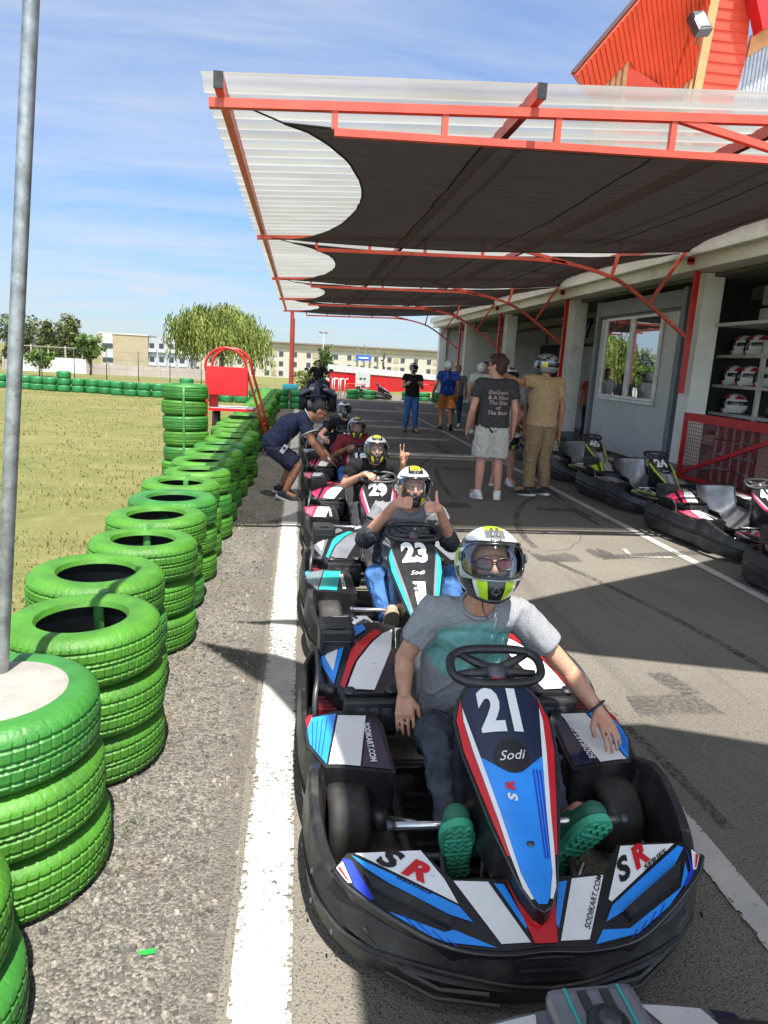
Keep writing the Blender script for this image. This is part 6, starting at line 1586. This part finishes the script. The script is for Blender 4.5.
pF = person('fair haired woman in patterned top and jeans beside the first columns', stand(1.66, 10), (4.25, 18.9, 0), .98, SKL, .013, cloth('patterned_top', (.16, .17, .21), .6, 20), .35, .02, cloth('dark_jeans', (.03, .05, .10)), .96, (.95, .85), whshoe, whsole, hair_thick(mat('fair_hair', (.30, .16, .08), .6)))
pG = person('man in white tee, red patterned shorts and white helmet near the columns', stand(1.76, 12, stride=.03), (4.45, 17.2, 0), 1.05, SKL, .012, cloth('white_tee', (.55, .55, .53)), .5, .03, cloth('red_patterned_shorts', (.30, .08, .06), .7, 18), .42, (1.12, 1.15), whshoe, whsole, None, 'white', sbag=1.3)
pH = person('person in red and dark clothes and helmet in the gap beside the cabin', stand(1.72, 200), (6.95, 16.25, 0), 1.02, SKB, .013, cloth('rust_red_top', (.20, .035, .02)), .4, .03, cloth('black_trousers', (.015, .015, .018)), .97, (1, 1), blkshoe, blkshoe, None, 'grey')
pI = person('person in white shirt and dark cap beyond the man in white tee', stand(1.8, 170), (4.9, 18.6, 0), 1.05, SKL, .014, cloth('white_shirt', (.6, .6, .6)), .5, .03, cloth('black_trousers', (.015, .015, .018)), .97, (1, 1), blkshoe, blkshoe, hair_short(hb_dark))
# bending marshal
JM = dict(pel=(-.30, .06, .63), che=(-.10, .0, .86), nek=(.09, -.03, .985), hed=(.235, -.05, 1.045), face=(.80, .05, -.60), hup=(.58, -.05, .80), fwd=(.55, -.1, -.8),
    shL=(.03, .13, .93), shR=(.06, -.20, .93), elR=(.17, -.26, .70), wrR=(.34, -.16, .49), elL=(.18, .16, .70), wrL=(.36, .12, .52),
    hiL=(-.29, .15, .58), hiR=(-.27, -.03, .58), knL=(-.04, .20, .40), knR=(.0, -.1, .395), anL=(-.19, .22, .085), anR=(-.135, -.12, .08), toL=(-.09, .21, .055), toR=(-.02, -.16, .045))
pM = person('dark haired marshal in navy polo and shorts bending over kart 18', JM, (.0, 8.3, 0), .98, SKT, .008, navy_t, .55, .03, cloth('navy_shorts', (.025, .026, .045)), .45, (1.05, 1.12), mat('dark_sneaker', (.03, .028, .035), .6), whsole, hair_short(hb_dark), sbag=1.2, face=1,
    hands=dict(R=dict(d=(.8, .2, -.35), n=(-.1, 0, -1), s=(.2, .9, 0), curl=.25), L=dict(d=(.8, -.1, -.35), n=(-.1, 0, -1), s=(.2, -.9, 0), curl=.25)))
b = MB(); bx = M.Rotation(.6, 3, 'Y'); b.box((-.155, -.165, .60), (.055, .03, .11), mat('radio_grey', (.45, .46, .48), .4), bx, .008); b.box((-.15, -.182, .615), (.035, .006, .03), hk, bx); b.tube([(-.12, -.165, .66), (-.07, -.165, .74)], .006, hk, 6)
b.build('radio', pM['root'])
b = MB(); w = V((.06, -.20, .93)); e = V((.17, -.26, .70)); p = w.lerp(e, .55); d = (e-w).normalized(); x = d.orthogonal().normalized(); y = d.cross(x)
b.tube([p+x*.078*math.cos(a)+y*.078*math.sin(a) for a in [2*PI*i/20 for i in range(20)]], .006, whsole, 5, closed=True); b.tube([V((.09, -.03, .985))+V((.025, 0, .01))+V((-.5, 0, .86))*.078*math.cos(a)+V((0, 1, 0))*.078*math.sin(a) for a in [2*PI*i/24 for i in range(24)]], .006, whsole, 5, closed=True); b.build('trim', pM['shirt'])

# quad bike and rider
qb = thing('quad_bike', 'black quad bike with dark blue nose facing up the lane', 'quad bike', (.62, 22.9, 0))
qn = mat('quad_navy', (.012, .018, .05), .3, coat=.4); qk = mat('quad_black', (.02, .021, .024), .4, var=.3, vscale=9)
for x in (-.46, .46):
    for y in (0, 1.25):
        b = MB(); mx = M.Translation((x, y, .28)) @ M.Rotation(PI/2, 4, 'Y'); b.lathe([(.14, -.11), (.25, -.12), (.285, -.07), (.29, 0), (.285, .07), (.25, .12), (.14, .11)], rubber, 24, mx)
        for k in range(16): b.box(mx @ V((.285*math.cos(k*.3927), .285*math.sin(k*.3927), .05*(-1)**k)), (.07, .04, .04), rubber)
        o = b.build('wheel', qb); b = MB(); b.lathe([(.001, -.06), (.14, -.05), (.15, .05), (.001, .06)], dsteel, 16, mx); b.build('rim', o)
def qz(x, y): return .74-.5*(x*x)-.25*(y-.2)**2
b = MB(); b.slab([(-.18, -.45), (.18, -.45), (.3, -.2), (.2, .5), (.16, 1.5), (-.16, 1.5), (-.2, .5), (-.3, -.2)], lambda x, y: .86-.5*x*x-.2*(y-.3)**2, .42, qn, .1); b.slab([(-.1, -.52), (.1, -.52), (.13, -.1), (0, .1), (-.13, -.1)], lambda x, y: .80+.35*(y+.4), .3, qn, .08); b.build('body', qb)
for s in (-1, 1):
    b = MB(); b.slab([(s*.14, -.3), (s*.58, -.38), (s*.62, .1), (s*.5, .35), (s*.2, .3)], qz, .05, qk, .1); b.slab([(s*.14, .85), (s*.58, .95), (s*.62, 1.5), (s*.2, 1.6)], lambda x, y: .74-.4*x*x, .05, qk, .1); b.build('fender', qb)
    b = MB(); b.box((s*.22, -.46, .70), (.16, .05, .09), mat('quad_headlight', (.45, .47, .5), .1), M.Rotation(s*.3, 3, 'Z'), .015); b.build('headlight', qb)
b = MB(); b.tube(crom([(-.42, .42, 1.02), (-.2, .3, 1.08), (0, .28, 1.03), (.2, .3, 1.08), (.42, .42, 1.02)], 4), .018, qk, 8); b.sq((0, .28, 1.03), (0, .1, .6), .05, .05, qk)
for s in (-1, 1): b.tube([(s*.3, .32, 1.08), (s*.38, .3, 1.26)], .01, qk, 6); b.box((s*.40, .3, 1.28), (.14, .04, .09), qk, bev=.02)
b.build('handlebar', qb)
b = MB(); b.tube([(-.4, -.52, .45), (-.2, -.58, .5), (.2, -.58, .5), (.4, -.52, .45)], .02, dsteel, 8); b.tube([(-.2, -.58, .5), (-.2, -.4, .3)], .02, dsteel, 6); b.tube([(.2, -.58, .5), (.2, -.4, .3)], .02, dsteel, 6); b.box((0, -.3, .42), (.5, .1, .3), qk, bev=.04); b.build('front_guard', qb)
b = MB(); b.box((0, .95, .86), (.3, .8, .12), qk, bev=.04); b.build('saddle', qb)
JQ = dict(pel=(0, .85, .98), che=(0, .78, 1.16), nek=(0, .72, 1.33), hed=(0, .70, 1.47), face=(-.1, -1, -.1), hup=(0, 0, 1), fwd=(0, -1, 0), shL=(-.19, .74, 1.30), shR=(.19, .74, 1.30), elL=(-.32, .62, 1.12), elR=(.32, .62, 1.12), wrL=(-.36, .42, 1.06), wrR=(.36, .42, 1.06),
    hiL=(-.12, .8, .93), hiR=(.12, .8, .93), knL=(-.3, .45, .86), knR=(.3, .45, .86), anL=(-.32, .55, .42), anR=(.32, .55, .42), toL=(-.33, .4, .38), toR=(.33, .4, .38))
person('dark haired bearded rider in black sitting on the quad bike', JQ, (.62, 22.9, 0), .95, SKL, .012, blk_t, .9, .03, denim, .97, (1, 1), blkshoe, blkshoe, hair_short(hb_dark), face=1)

# helmets on the rack
for i, (y, z, l) in enumerate(((11.36, 2.2, 'white and red helmet, left one on the top rack shelf'), (10.98, 2.2, 'white and red helmet, right one on the top rack shelf'), (11.5, 1.7, 'white and red helmet, leftmost on the second rack shelf'), (11.08, 1.7, 'white and red helmet, middle one on the second rack shelf'), (10.6, 1.7, 'white and red helmet, rightmost on the second rack shelf'), (10.5, 2.2, 'white and red helmet behind the right post on the top rack shelf'), (10.15, 1.7, 'white and red helmet at the far right of the second rack shelf'), (11.38, 1.23, 'single white and red helmet at the left of the third rack shelf'), (10.3, 1.2, 'dark helmet lying at the right of the third rack shelf'))):
    o = build_helmet(V((7.42, y, z)), V((-.55, .8, .0)), V((0, 0, 1)), 'shelf' if i < 8 else 'black', None, 1.5 if i < 8 else 1.0); tag(o, l, 'helmet', 'helmets on the rack')
SUN, SKY, EXPO, CLOUD = 5.0, .10, 1.1, (3.5, 3.8, 4.2, 1)
CAMROWS = ((0.991754, -0.027664, -0.125136), (-0.116366, 0.214723, -0.969718), (0.053696, 0.976283, 0.209733))
# ------------------------------------------------------------------ sky, sun, camera
SUN_EL = math.atan2(1, math.hypot(SH[0], SH[1])); 
sd = V((-SH[0], -SH[1], 1)).normalized()       # towards the sun
w = bpy.data.worlds.new('World'); C.scene.world = w; w.use_nodes = True; nt = w.node_tree; nt.nodes.clear()
out = nd(nt, 'ShaderNodeOutputWorld'); bg = nd(nt, 'ShaderNodeBackground', i_Strength=SKY)
sky = nd(nt, 'ShaderNodeTexSky', sky_type='NISHITA', sun_disc=False, sun_elevation=SUN_EL, sun_rotation=math.atan2(sd.x, sd.y), air_density=1.0, dust_density=.15, ozone_density=1.6)
tc = nd(nt, 'ShaderNodeTexCoord'); sx = nd(nt, 'ShaderNodeSeparateXYZ'); nt.links.new(tc.outputs['Generated'], sx.inputs[0])
mz = nd(nt, 'ShaderNodeMath', operation='MAXIMUM'); mz.inputs[1].default_value = 0; nt.links.new(sx.outputs[2], mz.inputs[0])
az = nd(nt, 'ShaderNodeMath', operation='ADD'); az.inputs[1].default_value = .12; nt.links.new(mz.outputs[0], az.inputs[0])
dx = nd(nt, 'ShaderNodeMath', operation='DIVIDE'); dy = nd(nt, 'ShaderNodeMath', operation='DIVIDE')
nt.links.new(sx.outputs[0], dx.inputs[0]); nt.links.new(az.outputs[0], dx.inputs[1]); nt.links.new(sx.outputs[1], dy.inputs[0]); nt.links.new(az.outputs[0], dy.inputs[1])
cb_ = nd(nt, 'ShaderNodeCombineXYZ'); nt.links.new(dx.outputs[0], cb_.inputs[0]); nt.links.new(dy.outputs[0], cb_.inputs[1])
mp = nd(nt, 'ShaderNodeMapping'); mp.inputs['Rotation'].default_value = (0, 0, R(24)); mp.inputs['Scale'].default_value = (.55, 2.0, 1); nt.links.new(cb_.outputs[0], mp.inputs[0])
n1 = nd(nt, 'ShaderNodeTexNoise', i_Scale=1.25, i_Detail=9., i_Roughness=.62, i_Distortion=.5); nt.links.new(mp.outputs[0], n1.inputs['Vector'])
mp2 = nd(nt, 'ShaderNodeMapping'); mp2.inputs['Rotation'].default_value = (0, 0, R(18)); mp2.inputs['Scale'].default_value = (.3, .55, 1); nt.links.new(cb_.outputs[0], mp2.inputs[0])
n2 = nd(nt, 'ShaderNodeTexNoise', i_Scale=1.0, i_Detail=5.); nt.links.new(mp2.outputs[0], n2.inputs['Vector'])
ml = nd(nt, 'ShaderNodeMath', operation='MULTIPLY_ADD'); ml.inputs[1].default_value = .6; nt.links.new(n2.outputs['Fac'], ml.inputs[0]); nt.links.new(n1.outputs['Fac'], ml.inputs[2])
mr = nd(nt, 'ShaderNodeMapRange', i_1=.56, i_2=1.06, i_3=0., i_4=.82); nt.links.new(ml.outputs[0], mr.inputs[0])
gc0 = nd(nt, 'ShaderNodeValToRGB'); nt.links.new(mz.outputs[0], gc0.inputs[0]); cr = gc0.color_ramp
for i_, (ps, cl) in enumerate(((0., (.34, .46, .62, 1)), (.2, (.56, .70, .92, 1)), (.5, (.74, .84, 1, 1)), (.75, (.33, .31, .29, 1)))):
    e_ = cr.elements[i_] if i_ < 2 else cr.elements.new(ps)
    e_.position = ps; e_.color = cl
gm_ = nd(nt, 'ShaderNodeMix', data_type='RGBA', blend_type='MULTIPLY'); gm_.inputs[0].default_value = 1; nt.links.new(sky.outputs[0], gm_.inputs[6]); nt.links.new(gc0.outputs[0], gm_.inputs[7])

# one small puffy cloud low on the left
vs_ = nd(nt, 'ShaderNodeVectorMath', operation='SUBTRACT'); vs_.inputs[1].default_value = (-.1955, .9781, .0735); nt.links.new(tc.outputs['Generated'], vs_.inputs[0])
vm_ = nd(nt, 'ShaderNodeVectorMath', operation='MULTIPLY'); vm_.inputs[1].default_value = (17, 4, 75); nt.links.new(vs_.outputs[0], vm_.inputs[0])
vl_ = nd(nt, 'ShaderNodeVectorMath', operation='LENGTH'); nt.links.new(vm_.outputs[0], vl_.inputs[0])
pn_ = nd(nt, 'ShaderNodeTexNoise', i_Scale=60., i_Detail=6.); nt.links.new(tc.outputs['Generated'], pn_.inputs['Vector'])
pa_ = nd(nt, 'ShaderNodeMath', operation='MULTIPLY_ADD'); pa_.inputs[1].default_value = 1.6; nt.links.new(pn_.outputs['Fac'], pa_.inputs[0]); nt.links.new(vl_.outputs['Value'], pa_.inputs[2])
pr_ = nd(nt, 'ShaderNodeMapRange', i_1=1.75, i_2=1.0, i_3=0., i_4=.85); nt.links.new(pa_.outputs[0], pr_.inputs[0])
pm_ = nd(nt, 'ShaderNodeMath', operation='MAXIMUM'); nt.links.new(mr.outputs[0], pm_.inputs[0]); nt.links.new(pr_.outputs[0], pm_.inputs[1])
mx = nd(nt, 'ShaderNodeMix', data_type='RGBA'); nt.links.new(pm_.outputs[0], mx.inputs[0]); nt.links.new(gm_.outputs[2], mx.inputs[6]); mx.inputs[7].default_value = CLOUD
# the sunward half of the sky is boosted and warmed as added fill light
ny_ = nd(nt, 'ShaderNodeMath', operation='MULTIPLY'); ny_.inputs[1].default_value = -1; nt.links.new(sx.outputs[1], ny_.inputs[0])
ns_ = nd(nt, 'ShaderNodeMapRange', i_1=0., i_2=.8); nt.links.new(ny_.outputs[0], ns_.inputs[0])
hm_ = nd(nt, 'ShaderNodeMix', data_type='RGBA', blend_type='MULTIPLY'); nt.links.new(ns_.outputs[0], hm_.inputs[0]); nt.links.new(mx.outputs[2], hm_.inputs[6]); hm_.inputs[7].default_value = (3.3, 2.9, 2.35, 1)
nt.links.new(hm_.outputs[2], bg.inputs[0]); nt.links.new(bg.outputs[0], out.inputs[0])
sl = bpy.data.lights.new('sun', 'SUN'); sl.energy = SUN; sl.angle = R(.5); sl.color = (1, .955, .88); so_ = bpy.data.objects.new('sun', sl); COL.objects.link(so_); so_.rotation_euler = sd.to_track_quat('Z', 'Y').to_euler(); so_.location = (0, -5, 20)
cam = bpy.data.cameras.new('camera'); co = bpy.data.objects.new('camera', cam); COL.objects.link(co)
cam.sensor_fit = 'VERTICAL'; cam.sensor_height = 36; cam.lens = 36*700/1024; cam.clip_start = .05; cam.clip_end = 6000
XC, YC, ZC = CAMROWS
co.matrix_world = M(((XC[0], XC[1], XC[2], 0), (YC[0], YC[1], YC[2], 0), (ZC[0], ZC[1], ZC[2], 1.65), (0, 0, 0, 1)))
sc = C.scene; sc.camera = co
sc.view_settings.view_transform = 'Standard'; sc.view_settings.look = 'None'; sc.view_settings.exposure = EXPO; sc.view_settings.gamma = 1; sc.view_settings.use_curve_mapping = False
sc.render.engine = 'CYCLES'; sc.cycles.max_bounces = 8; sc.cycles.transparent_max_bounces = 12; sc.cycles.use_denoising = True
sc.render.resolution_x = 768; sc.render.resolution_y = 1024
